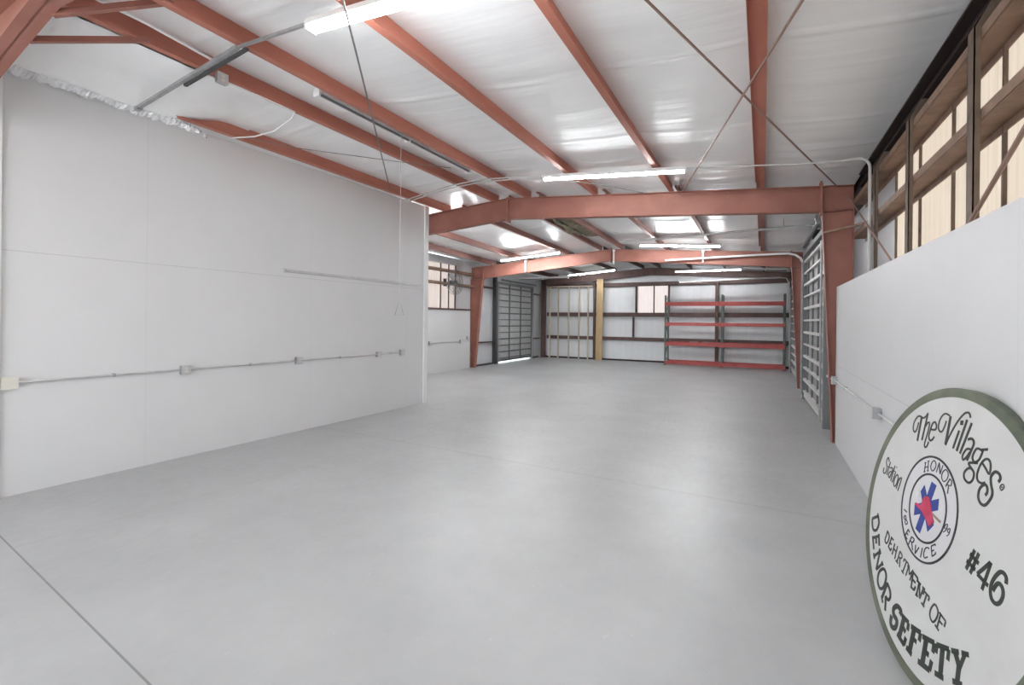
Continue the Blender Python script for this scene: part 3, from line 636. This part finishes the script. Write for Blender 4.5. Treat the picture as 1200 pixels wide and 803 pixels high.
# ------------------------------------------------------------------ wall fan
fc = V((-9.86, 14.42, 3.24)); t = thing('wall_fan', 'round caged wall fan in front of the pinkish window', 'fan', fc)
ex, ey, ez = V((1, 0, 0)), V((0, 1, 0)), V((0, 0, 1))
g = MB()
for x, rs in ((.09, (.44, .33, .22, .10)), (-.09, (.44, .33, .22))):
    for r in rs: g.tube(arc(fc + ex * x * (1 if r < .4 else .55), ey, ez, r, 0, 2 * math.pi, 36)[:-1], .005 if r < .4 else .010, 6, closed=True)
    for k in range(16):
        a = 2 * math.pi * k / 16; d = ey * math.cos(a) + ez * math.sin(a); g.tube([fc + ex * x + d * .06, fc + ex * x + d * .33, fc + ex * x * .55 + d * .44], .004, 6)
g.build('cage', M['frame_grey'], t, smooth=True)
for k in range(3):
    a = 2 * math.pi * k / 3 + .4; d = ey * math.cos(a) + ez * math.sin(a); p = ez * math.cos(a) - ey * math.sin(a)
    bl = MB(); pts = []
    bl.prism([fc + d * .06 - p * .04 + ex * .02, fc + d * .38 - p * .13 + ex * .03, fc + d * .40 + p * .05 - ex * .01, fc + d * .06 + p * .05 - ex * .02], ex * .006); bl.build('blade', M['galv'], t)
b = MB(); b.tube([fc - ex * .22, fc + ex * .06], .075, 16); b.build('motor', M['dark'], t, smooth=True)
b = MB(); b.bar(fc - ex * .43 + ez * 0, fc - ex * .2, .05, .05); b.box(fc.x - .44, fc.x - .42, fc.y - .1, fc.y + .1, fc.z - .14, fc.z + .14); b.build('wall_bracket', M['dark'], t)
pipe([(-10.14, 13.42, 1.07), (-10.14, 15.2, 1.06)], .014, 'short conduit on the far left wainscot between two boxes')
G2 = 'boxes on the far left wainscot'
box_thing('outlet_box', (-10.16, 13.36, 1.07), (.13, .06), 'outlet box at the left end of the far left wainscot conduit', grp=G2)
box_thing('outlet_box', (-10.16, 15.26, 1.06), (.13, .06), 'outlet box at the right end of the far left wainscot conduit', grp=G2)
box_thing('outlet_box', (-10.16, 15.74, 1.19), (.11, .05), 'separate small box right of the far left wainscot conduit', grp=G2)

# ------------------------------------------------------------------ round sign leaning on the right panel
al, be, RW, RO, TH = .1527, .2049, .7301, .7805, .042
sc = V((.8173, 3.2649, RO * math.cos(al) + TH * math.sin(al) + .001))
sn = V((-math.cos(al) * math.cos(be), -math.cos(al) * math.sin(be), math.sin(al))); e1 = V((math.sin(be), -math.cos(be), 0)); e2 = sn.cross(e1)
if e2.z < 0: e2 = -e2
P = lambda u, v, w=0.0: sc + e1 * u + e2 * v + sn * w
sign = thing('round_sign', 'big round white wooden sign with green rim leaning on the right wall panel', 'sign', (sc.x, sc.y, 0))
N = 128; cs = [(math.cos(2 * math.pi * k / N), math.sin(2 * math.pi * k / N)) for k in range(N)]
b = MB(); b.prism([P(RW * c, RW * s, -TH + .004) for c, s in cs], sn * (TH - .006)); b.build('board', M['sign_white'], sign)
b = MB(); vs = []
for r, w in ((RW, -.003), (RW, .0), (RO - .004, .0), (RO, -.004), (RO, -TH), (RW, -TH)): vs += [P(r * c, r * s, w) for c, s in cs]
b.add(vs, [(j * N + k, j * N + (k + 1) % N, ((j + 1) % 6) * N + (k + 1) % N, ((j + 1) % 6) * N + k) for j in range(6) for k in range(N)]); b.build('rim', M['sign_rim'], sign, smooth=True)
def smooth_path(p, k=5):
    out = []; cl = (abs(p[0][0] - p[-1][0]) + abs(p[0][1] - p[-1][1])) < 1e-6
    for i in range(len(p) - 1):
        a = p[i - 1] if i else (p[-2] if cl else p[0]); d = p[i + 2] if i + 2 < len(p) else (p[1] if cl else p[-1]); q, c = p[i], p[i + 1]
        for j in range(k):
            t = j / k
            out.append(tuple(.5 * (2 * q[m] + (c[m] - a[m]) * t + (2 * a[m] - 5 * q[m] + 4 * c[m] - d[m]) * t * t + (3 * q[m] - a[m] - 3 * c[m] + d[m]) * t ** 3) for m in (0, 1)))
    return out + [tuple(p[-1])]
def strokes(data, w0=0.0, wt=.0016, grow=1.0):
    b = MB()
    for c, w, pts in data:
        w *= grow
        if c: pts = smooth_path(pts)
        L = []; Rr = []
        for i, q in enumerate(pts):
            a = pts[max(i - 1, 0)]; d = pts[min(i + 1, len(pts) - 1)]
            dx, dy = d[0] - a[0], d[1] - a[1]; l = math.hypot(dx, dy) or 1; nx, ny = -dy / l * w / 2, dx / l * w / 2
            L.append((q[0] + nx, q[1] + ny)); Rr.append((q[0] - nx, q[1] - ny))
        k = len(pts); vs = [P(*q, w0 + wt) for q in L] + [P(*q, w0 + wt) for q in Rr]
        lo = [P(*q, w0 - .002) for q in L] + [P(*q, w0 - .002) for q in Rr]
        fs = [(i, i + 1, k + i + 1, k + i) for i in range(k - 1)]
        b.add(vs + lo, fs + [(i, 2 * k + i, 2 * k + i + 1, i + 1) for i in range(k - 1)] + [(k + i, k + i + 1, 3 * k + i + 1, 3 * k + i) for i in range(k - 1)] + [(0, k, 3 * k, 2 * k), (k - 1, 3 * k - 1, 4 * k - 1, 2 * k - 1)])
    return b
def ring(cu, cv, ru, rv, w, w0):
    pts = [(cu + ru * c, cv + rv * s) for c, s in cs[::2]]; pts.append(pts[0]); return strokes([(0, w, pts)], w0)
def flat(polys, w0, th=.0012):
    b = MB()
    for p in polys: b.prism([P(u, v, w0 - .003) for u, v in p], sn * (.003 + th))
    return b
FACE = -.002
ST = {"villages":[[0,0.0166,[[-0.3392,0.567],[-0.3355,0.4242]]],[1,0.0106,[[-0.3593,0.5302],[-0.3628,0.4909],[-0.3792,0.4677],[-0.4022,0.482],[-0.4053,0.5205],[-0.3859,0.5557],[-0.359,0.5688],[-0.3233,0.5644],[-0.3007,0.5766],[-0.2827,0.6008]]],[0,0.0135,[[-0.2852,0.5984],[-0.2873,0.5379],[-0.2927,0.4386]]],[1,0.0099,[[-0.2825,0.5239],[-0.2677,0.5477],[-0.252,0.5492],[-0.2485,0.5202],[-0.2548,0.4667],[-0.2598,0.4244],[-0.249,0.4085],[-0.2334,0.42],[-0.2262,0.4459]]],[1,0.0112,[[-0.2283,0.5173],[-0.187,0.5249],[-0.1818,0.546],[-0.2001,0.5638],[-0.2211,0.552],[-0.2319,0.5091],[-0.2332,0.4756],[-0.2174,0.4573],[-0.1975,0.4641],[-0.1831,0.4858]]],[1,0.0098,[[-0.1045,0.5911],[-0.1094,0.5618],[-0.1226,0.5306],[-0.1413,0.5245],[-0.1625,0.543],[-0.1618,0.5863],[-0.14,0.6193],[-0.1136,0.628],[-0.0836,0.6233]]],[0,0.0188,[[-0.0767,0.623],[-0.0747,0.5694],[-0.0732,0.4686]]],[1,0.0109,[[-0.0716,0.4653],[-0.0552,0.5165],[-0.0283,0.5765],[0.0011,0.6252],[0.0338,0.6596],[0.0637,0.6654],[0.0804,0.6448]]],[0,0.0137,[[0.0145,0.5648],[-0.0062,0.4645]]],[0,0.0228,[[0.0216,0.6189],[0.0247,0.5951]]],[0,0.0153,[[0.0588,0.6301],[0.0258,0.459]]],[0,0.0149,[[0.0979,0.6212],[0.055,0.4531]]],[1,0.0138,[[0.0928,0.5365],[0.1227,0.5459],[0.1415,0.5271],[0.1304,0.4806],[0.1159,0.4341]]],[1,0.0115,[[0.1313,0.4943],[0.0975,0.4873],[0.0777,0.449],[0.0889,0.4303],[0.1087,0.451],[0.1257,0.4794]]],[1,0.0119,[[0.2052,0.5096],[0.1673,0.5073],[0.1509,0.4629],[0.172,0.4424],[0.1997,0.4637],[0.2119,0.503],[0.2052,0.5096]]],[0,0.0127,[[0.2001,0.5108],[0.243,0.5243]]],[1,0.0124,[[0.1959,0.4442],[0.1361,0.4285],[0.1455,0.4145],[0.1821,0.3926],[0.1831,0.3566],[0.1595,0.3355],[0.126,0.3444],[0.1145,0.3712],[0.1349,0.3992],[0.158,0.4064]]],[1,0.0115,[[0.2208,0.4568],[0.2518,0.4372],[0.2829,0.4183],[0.2827,0.4561],[0.2652,0.4795],[0.2389,0.475],[0.2156,0.4423],[0.2061,0.3937],[0.2194,0.3655],[0.2488,0.3624],[0.269,0.3724]]],[1,0.0144,[[0.3492,0.4013],[0.3565,0.4204],[0.3432,0.4375],[0.317,0.4385],[0.2986,0.4107],[0.3085,0.3764],[0.3263,0.3451],[0.3225,0.3126],[0.2976,0.2749],[0.2661,0.2723],[0.243,0.2959],[0.2429,0.3346],[0.2673,0.3623],[0.2873,0.3565],[0.294,0.3336],[0.285,0.3177]]],[1,0.0052,[[0.3728,0.3984],[0.3645,0.3833],[0.376,0.3721],[0.387,0.3863],[0.3835,0.399],[0.3728,0.3984]]],[0,0.0062,[[0.3745,0.3892],[0.3776,0.3842]]]],"station":[[1,0.0097,[[-0.5982,0.224],[-0.6148,0.2445],[-0.6303,0.2294],[-0.6291,0.2044],[-0.6123,0.184],[-0.6134,0.154],[-0.6282,0.1367],[-0.6484,0.1431],[-0.6458,0.1696]]],[0,0.0095,[[-0.5824,0.2265],[-0.5976,0.1358]]],[0,0.0063,[[-0.6021,0.1904],[-0.5603,0.1914]]],[1,0.0093,[[-0.5655,0.194],[-0.5455,0.196],[-0.5421,0.1722],[-0.5602,0.127]]],[1,0.0084,[[-0.5509,0.1736],[-0.5702,0.1634],[-0.5779,0.14],[-0.5638,0.13],[-0.5496,0.1533]]],[0,0.0092,[[-0.522,0.2196],[-0.5389,0.1153]]],[0,0.0061,[[-0.5412,0.1849],[-0.5014,0.187]]],[0,0.0091,[[-0.5005,0.1844],[-0.5186,0.1118]]],[0,0.009,[[-0.4993,0.2191],[-0.4991,0.2122]]],[1,0.0089,[[-0.4739,0.1774],[-0.4932,0.155],[-0.4985,0.1165],[-0.4837,0.0991],[-0.4674,0.1189],[-0.4622,0.157],[-0.4739,0.1774]]],[0,0.0088,[[-0.4462,0.1662],[-0.461,0.092]]],[1,0.0087,[[-0.4512,0.1445],[-0.4352,0.1678],[-0.4223,0.17],[-0.4273,0.1365],[-0.4392,0.0863]]]],"honor":[[0,0.0057,[[-0.2139,0.327],[-0.2079,0.2771]]],[0,0.0056,[[-0.1894,0.3428],[-0.1789,0.2905]]],[0,0.0057,[[-0.212,0.2996],[-0.1821,0.3151]]],[0,0.0057,[[-0.2211,0.3236],[-0.2076,0.3306]]],[0,0.0056,[[-0.1959,0.34],[-0.1827,0.3469]]],[0,0.0057,[[-0.2145,0.2742],[-0.2002,0.2809]]],[0,0.0056,[[-0.1853,0.2877],[-0.1721,0.2943]]],[1,0.0054,[[-0.1379,0.362],[-0.1569,0.3438],[-0.1589,0.3179],[-0.1394,0.3029],[-0.1226,0.3165],[-0.1161,0.3434],[-0.1379,0.362]]],[0,0.0053,[[-0.0927,0.3628],[-0.1016,0.3064]]],[0,0.0082,[[-0.0927,0.3628],[-0.068,0.3088]]],[0,0.0051,[[-0.0575,0.359],[-0.0673,0.307]]],[1,0.0057,[[-0.0261,0.3443],[-0.049,0.323],[-0.0484,0.2947],[-0.025,0.2802],[-0.0025,0.3017],[-0.0019,0.3299],[-0.0261,0.3443]]],[0,0.007,[[0.019,0.3088],[-0.0025,0.2618]]],[1,0.0055,[[0.019,0.3088],[0.0356,0.3025],[0.0367,0.2793],[0.0095,0.2747]]],[0,0.0063,[[0.0193,0.2741],[0.0236,0.2312]]]],"service":[[0,0.0072,[[-0.2529,-0.0765],[-0.2714,-0.1226]]],[0,0.0071,[[-0.2529,-0.0765],[-0.2349,-0.0874]]],[0,0.0071,[[-0.2621,-0.0995],[-0.2435,-0.1068]]],[0,0.0072,[[-0.2714,-0.1226],[-0.2433,-0.1313]]],[0,0.007,[[-0.2068,-0.1007],[-0.2225,-0.1523]]],[0,0.0069,[[-0.1974,-0.1267],[-0.1736,-0.1642]]],[0,0.0067,[[-0.1564,-0.1238],[-0.1464,-0.1703]]],[0,0.0066,[[-0.1464,-0.1703],[-0.1222,-0.1237]]],[0,0.0064,[[-0.0921,-0.1117],[-0.0929,-0.1658]]],[0,0.006,[[-0.0223,-0.0699],[0.0005,-0.1154]]],[0,0.006,[[-0.0223,-0.0699],[0.0062,-0.0457]]],[0,0.006,[[-0.0109,-0.0927],[0.0062,-0.078]]],[0,0.006,[[0.0005,-0.1154],[0.0249,-0.0905]]],[0,0.0059,[[0.0062,-0.0457],[0.0106,-0.0544]]],[0,0.0059,[[0.0249,-0.0905],[0.0199,-0.0822]]],[1,0.0069,[[-0.2068,-0.1007],[-0.1806,-0.1028],[-0.1858,-0.1236],[-0.2142,-0.1274]]],[1,0.0062,[[-0.0365,-0.0941],[-0.0424,-0.0881],[-0.0647,-0.1009],[-0.0727,-0.1336],[-0.0588,-0.1512],[-0.034,-0.1345]]]],"year":[[0,0.0073,[[-0.3318,0.0107],[-0.2987,0.0069]]],[1,0.0042,[[0.0672,0.0878],[0.0541,0.0759],[0.0559,0.0598],[0.0708,0.0663],[0.072,0.0835],[0.0672,0.0878]]],[1,0.0042,[[0.0714,0.0812],[0.0673,0.0563],[0.0493,0.0379]]],[1,0.0041,[[0.0915,0.0752],[0.0791,0.0615],[0.0856,0.0518],[0.0967,0.0588],[0.0973,0.0715],[0.0915,0.0752]]],[1,0.0041,[[0.0973,0.0674],[0.0944,0.0454],[0.0804,0.0307]]],[1,0.0055,[[-0.3082,-0.0161],[-0.3177,-0.0321],[-0.3044,-0.0386],[-0.2957,-0.0254],[-0.3082,-0.0161]]],[1,0.0054,[[-0.2903,-0.0352],[-0.2982,-0.0505],[-0.285,-0.0617],[-0.2718,-0.0466],[-0.2903,-0.0352]]]],"department":[[1,0.0123,[[-0.4624,-0.177],[-0.4342,-0.1969],[-0.4337,-0.2249],[-0.4497,-0.2506],[-0.4735,-0.2431]]],[0,0.0124,[[-0.4624,-0.177],[-0.4735,-0.2431]]],[0,0.012,[[-0.4042,-0.1915],[-0.4196,-0.2547]]],[0,0.0118,[[-0.4117,-0.1928],[-0.3796,-0.1982]]],[0,0.0119,[[-0.4099,-0.2281],[-0.3904,-0.231]]],[0,0.012,[[-0.4257,-0.2556],[-0.3897,-0.2694]]],[0,0.0119,[[-0.3897,-0.2694],[-0.3846,-0.2502]]],[0,0.0117,[[-0.3593,-0.2106],[-0.3656,-0.2808]]],[0,0.0114,[[-0.3257,-0.2106],[-0.3306,-0.2911]]],[0,0.0115,[[-0.3614,-0.2412],[-0.3259,-0.2477]]],[0,0.0112,[[-0.2917,-0.2255],[-0.3021,-0.2963]]],[0,0.0111,[[-0.2788,-0.2596],[-0.2673,-0.3095]]],[0,0.0113,[[-0.3172,-0.2922],[-0.2887,-0.298]]],[0,0.0106,[[-0.2355,-0.2438],[-0.1882,-0.2502]]],[0,0.0108,[[-0.2355,-0.2438],[-0.2397,-0.263]]],[0,0.0105,[[-0.1882,-0.2502],[-0.1895,-0.2694]]],[0,0.0107,[[-0.2111,-0.2486],[-0.2274,-0.3192]]],[0,0.0109,[[-0.2418,-0.3153],[-0.2176,-0.3223]]],[0,0.0105,[[-0.1813,-0.2541],[-0.1925,-0.3214]]],[0,0.0104,[[-0.1813,-0.2541],[-0.1613,-0.2993]]],[0,0.0103,[[-0.1613,-0.2993],[-0.1353,-0.2598]]],[0,0.0102,[[-0.1353,-0.2598],[-0.1484,-0.3255]]],[1,0.0102,[[-0.2917,-0.2255],[-0.2658,-0.2359],[-0.2658,-0.2551],[-0.2931,-0.2609]]],[0,0.0144,[[-0.132,-0.2688],[-0.1235,-0.3522]]],[0,0.0142,[[-0.1442,-0.2663],[-0.0808,-0.2775]]],[0,0.0139,[[-0.0808,-0.2775],[-0.0816,-0.2982]]],[0,0.0142,[[-0.121,-0.3069],[-0.0938,-0.3101]]],[0,0.0144,[[-0.1306,-0.3509],[-0.0931,-0.3506]]],[0,0.0141,[[-0.0931,-0.3506],[-0.0877,-0.3271]]],[0,0.0139,[[-0.0631,-0.2892],[-0.065,-0.3652]]],[0,0.0137,[[-0.0604,-0.2892],[-0.0344,-0.3626]]],[0,0.0135,[[-0.0176,-0.2981],[-0.0337,-0.3647]]],[0,0.0137,[[-0.0732,-0.2911],[-0.0455,-0.2936]]],[0,0.0139,[[-0.0748,-0.3632],[-0.0522,-0.3629]]],[0,0.0134,[[-0.0285,-0.2967],[-0.0045,-0.2982]]],[0,0.0131,[[-0.0096,-0.3085],[0.0428,-0.3129]]],[0,0.0134,[[-0.0096,-0.3085],[-0.011,-0.3292]]],[0,0.0129,[[0.0428,-0.3129],[0.0393,-0.3344]]],[0,0.0132,[[0.0169,-0.3107],[0.0062,-0.3785]]],[0,0.0134,[[-0.0125,-0.3748],[0.0172,-0.3804]]],[0,0.0121,[[0.15,-0.3348],[0.1438,-0.4137]]],[0,0.0119,[[0.1391,-0.3368],[0.1957,-0.348]]],[0,0.0117,[[0.1957,-0.348],[0.1921,-0.3779]]],[0,0.012,[[0.1475,-0.3738],[0.1772,-0.3759]]],[0,0.0123,[[0.1243,-0.4096],[0.16,-0.4181]]],[1,0.0125,[[0.0945,-0.3211],[0.071,-0.3592],[0.0751,-0.3952],[0.104,-0.4083],[0.1256,-0.3781],[0.1281,-0.3388],[0.0945,-0.3211]]]],"safety":[[1,0.0191,[[-0.6029,-0.1387],[-0.5785,-0.1766],[-0.5903,-0.2239],[-0.6288,-0.2407],[-0.6559,-0.2164],[-0.6687,-0.1821]]],[0,0.0192,[[-0.6714,-0.1832],[-0.6029,-0.1387]]],[0,0.0133,[[-0.6147,-0.1244],[-0.5934,-0.1582]]],[0,0.0189,[[-0.6208,-0.2929],[-0.5494,-0.248]]],[0,0.0184,[[-0.5554,-0.2367],[-0.5237,-0.3003]]],[0,0.0188,[[-0.5814,-0.2708],[-0.563,-0.3046]]],[0,0.0192,[[-0.6227,-0.2809],[-0.5789,-0.3494]]],[0,0.0186,[[-0.5605,-0.3863],[-0.5027,-0.327]]],[0,0.0184,[[-0.5027,-0.327],[-0.5061,-0.4461]]],[0,0.0182,[[-0.5061,-0.4461],[-0.4502,-0.3797]]],[0,0.0182,[[-0.5159,-0.3159],[-0.4897,-0.3379]]],[0,0.019,[[-0.5728,-0.3712],[-0.5495,-0.3985]]],[0,0.0178,[[-0.4606,-0.3714],[-0.4399,-0.388]]],[1,0.0198,[[-0.4274,-0.4019],[-0.467,-0.4429],[-0.4651,-0.4966],[-0.4271,-0.5234],[-0.3909,-0.4998],[-0.3794,-0.4468],[-0.3925,-0.4105],[-0.4274,-0.4019]]],[1,0.0198,[[-0.3587,-0.4546],[-0.3163,-0.4763],[-0.2993,-0.5057],[-0.314,-0.5338],[-0.3487,-0.5303]]],[0,0.0224,[[-0.3568,-0.4555],[-0.3825,-0.5577]]],[0,0.0201,[[-0.3487,-0.5303],[-0.3347,-0.5656],[-0.324,-0.6065]]],[0,0.0165,[[-0.3925,-0.5514],[-0.3647,-0.5814]]],[1,0.03,[[-0.175,-0.5405],[-0.1738,-0.5152],[-0.215,-0.5138],[-0.244,-0.547],[-0.2305,-0.5748],[-0.1915,-0.5862],[-0.1928,-0.626],[-0.2236,-0.6436],[-0.2478,-0.6288],[-0.2511,-0.591]]],[0,0.0358,[[-0.1322,-0.5315],[-0.1409,-0.6379]]],[0,0.0263,[[-0.1545,-0.5314],[-0.0839,-0.5307]]],[0,0.0258,[[-0.0839,-0.5307],[-0.0815,-0.5715]]],[0,0.0265,[[-0.1295,-0.5804],[-0.0958,-0.5911]]],[0,0.027,[[-0.1649,-0.6453],[-0.0873,-0.6587]]],[0,0.0262,[[-0.0873,-0.6587],[-0.0826,-0.6131]]],[0,0.0368,[[-0.0277,-0.5265],[-0.0297,-0.655]]],[0,0.0278,[[-0.0579,-0.5339],[0.03,-0.5135]]],[0,0.0271,[[0.03,-0.5135],[0.0309,-0.5586]]],[0,0.0247,[[-0.0297,-0.5779],[0.0117,-0.5768]]],[0,0.0289,[[-0.0634,-0.6547],[-0.007,-0.6572]]],[0,0.0371,[[0.0827,-0.5129],[0.0891,-0.6334]]],[0,0.0272,[[0.0494,-0.5202],[0.1459,-0.4905]]],[0,0.0264,[[0.1459,-0.4905],[0.1491,-0.5402]]],[0,0.0275,[[0.0845,-0.5725],[0.1242,-0.5702]]],[0,0.0295,[[0.0523,-0.6514],[0.1512,-0.6301]]],[0,0.0268,[[0.1512,-0.6301],[0.1526,-0.5784]]],[0,0.0264,[[0.1654,-0.4867],[0.2542,-0.4501]]],[0,0.026,[[0.167,-0.4855],[0.1702,-0.5255]]],[0,0.0243,[[0.2542,-0.4501],[0.2611,-0.5008]]],[0,0.035,[[0.2103,-0.4701],[0.2321,-0.596]]],[0,0.027,[[0.1915,-0.6133],[0.2556,-0.5928]]],[0,0.0334,[[0.2948,-0.4314],[0.344,-0.4789]]],[0,0.0225,[[0.3598,-0.3977],[0.344,-0.4789]]],[0,0.0319,[[0.339,-0.4797],[0.3473,-0.5456]]],[0,0.0247,[[0.2712,-0.4443],[0.3198,-0.4187]]],[0,0.0234,[[0.3374,-0.4098],[0.3825,-0.3885]]],[0,0.0256,[[0.3174,-0.5597],[0.3799,-0.5321]]]],"number":[[0,0.0192,[[0.2902,0.0571],[0.2601,-0.0508]]],[0,0.0188,[[0.3195,0.0549],[0.2908,-0.0554]]],[0,0.0188,[[0.2657,0.0267],[0.3306,0.012]]],[0,0.0192,[[0.2528,-0.0129],[0.3179,-0.0248]]],[0,0.0179,[[0.3988,0.0506],[0.3347,-0.0354]]],[0,0.018,[[0.3347,-0.0354],[0.4113,-0.0493]]],[0,0.0176,[[0.4022,0.0523],[0.3812,-0.0846]]],[1,0.0186,[[0.5064,0.0102],[0.5009,0.0334],[0.4824,0.0452],[0.4611,0.0385],[0.4416,0.009],[0.4288,-0.0287],[0.4314,-0.0659],[0.4479,-0.0911],[0.4755,-0.0947],[0.4965,-0.0739],[0.5024,-0.0405],[0.4921,-0.0164],[0.4715,-0.0072],[0.4548,-0.0221],[0.4439,-0.055]]]],"blue":[[[-0.1252,0.2469],[-0.0781,0.2415],[-0.14,-0.0515],[-0.1869,-0.0445]],[[-0.2062,0.1643],[-0.1826,0.2084],[-0.0366,0.039],[-0.0768,-0.0155]],[[-0.0365,0.1828],[-0.0257,0.1244],[-0.2244,0.0179],[-0.2376,0.0773]]],"red":[[[-0.1546,0.1554],[-0.1146,0.1619],[-0.0791,0.1113],[-0.0585,0.0772],[-0.0374,0.0544],[-0.0688,0.0146],[-0.1001,0.0387],[-0.1625,0.0676],[-0.2358,0.078],[-0.2304,0.0913],[-0.1813,0.0933],[-0.1735,0.1128],[-0.1674,0.137]]],"handle":[[[-0.064,0.0934],[0.0144,0.0812],[0.0099,0.0691],[-0.0695,0.0833]]],"smoke":[[[-0.2283,0.1704],[-0.1914,0.164],[-0.1864,0.1079],[-0.2312,0.1078],[-0.2509,0.1343]]]}
for k, nm, g in (('villages', 'arched_script_lettering', 1.0), ('station', 'small_word_lettering', .9), ('number', 'number_lettering', 1.0), ('department', 'middle_line_lettering', .85), ('safety', 'lower_arched_lettering', .95)):
    strokes(ST[k], FACE, grow=g).build(nm, M['letter'], sign)
cu, cv = -.1185, .0977
b = flat([[(cu + .253 * c, cv + .283 * s) for c, s in cs]], FACE, .0008); em = b.build('emblem', M['emb_white'], sign)
ring(cu, cv, .2535, .283, .011, FACE + .001).build('outer_ring', M['letter_black'], em)
ring(-.1225, .0995, .1685, .183, .011, FACE + .001).build('inner_ring', M['letter_black'], em)
for k, nm in (('honor', 'upper_word_lettering'), ('service', 'lower_word_lettering'), ('year', 'year_numerals')): strokes(ST[k], FACE + .001).build(nm, M['letter_black'], em)
flat(ST['blue'], FACE + .001).build('blue_star', M['emb_blue'], em)
flat(ST['smoke'], FACE + .0005).build('grey_patch', M['emb_grey'], em)
flat(ST['handle'], FACE + .002).build('tan_handle', M['emb_tan'], em)
flat(ST['red'], FACE + .003).build('red_figure', M['emb_red'], em)

# ------------------------------------------------------------------ camera, daylight
cam = bpy.data.cameras.new('camera'); co = bpy.data.objects.new('camera', cam); C.objects.link(co)
yaw, roll = .4805, .0108
f = V((-math.sin(yaw), math.cos(yaw), 0)); r0 = V((math.cos(yaw), math.sin(yaw), 0)); u0 = V((0, 0, 1))
r = r0 * math.cos(roll) + u0 * math.sin(roll); u = -r0 * math.sin(roll) + u0 * math.cos(roll)
co.matrix_world = Matrix(((r.x, u.x, -f.x, 0), (r.y, u.y, -f.y, 0), (r.z, u.z, -f.z, H), (0, 0, 0, 1)))
cam.sensor_width = 36; cam.lens = 563.1 / 1200 * 36; cam.shift_y = -(401.5 - 375.6) / 1200; cam.clip_start = .05; cam.clip_end = 300
sc_ = bpy.context.scene; sc_.camera = co
w = bpy.data.worlds.new('daylight'); sc_.world = w; w.use_nodes = True
bg = w.node_tree.nodes['Background']; bg.inputs[0].default_value = (.86, .95, 1, 1); bg.inputs[1].default_value = 1.6
sun = bpy.data.lights.new('sun', 'SUN'); sun.energy = 6.8; sun.angle = .01; sun.color = (.96, .98, 1)
so = bpy.data.objects.new('sun', sun); C.objects.link(so); so.location = (25, -31, 30); so.rotation_euler = V((-.5, .62, -.6)).to_track_quat('-Z', 'Y').to_euler()
vs_ = sc_.view_settings; vs_.view_transform = 'Standard'; vs_.look = 'None'; vs_.gamma = 1; vs_.use_curve_mapping = False; vs_.exposure = 1.28
sc_.cycles.max_bounces = 10; sc_.cycles.diffuse_bounces = 6
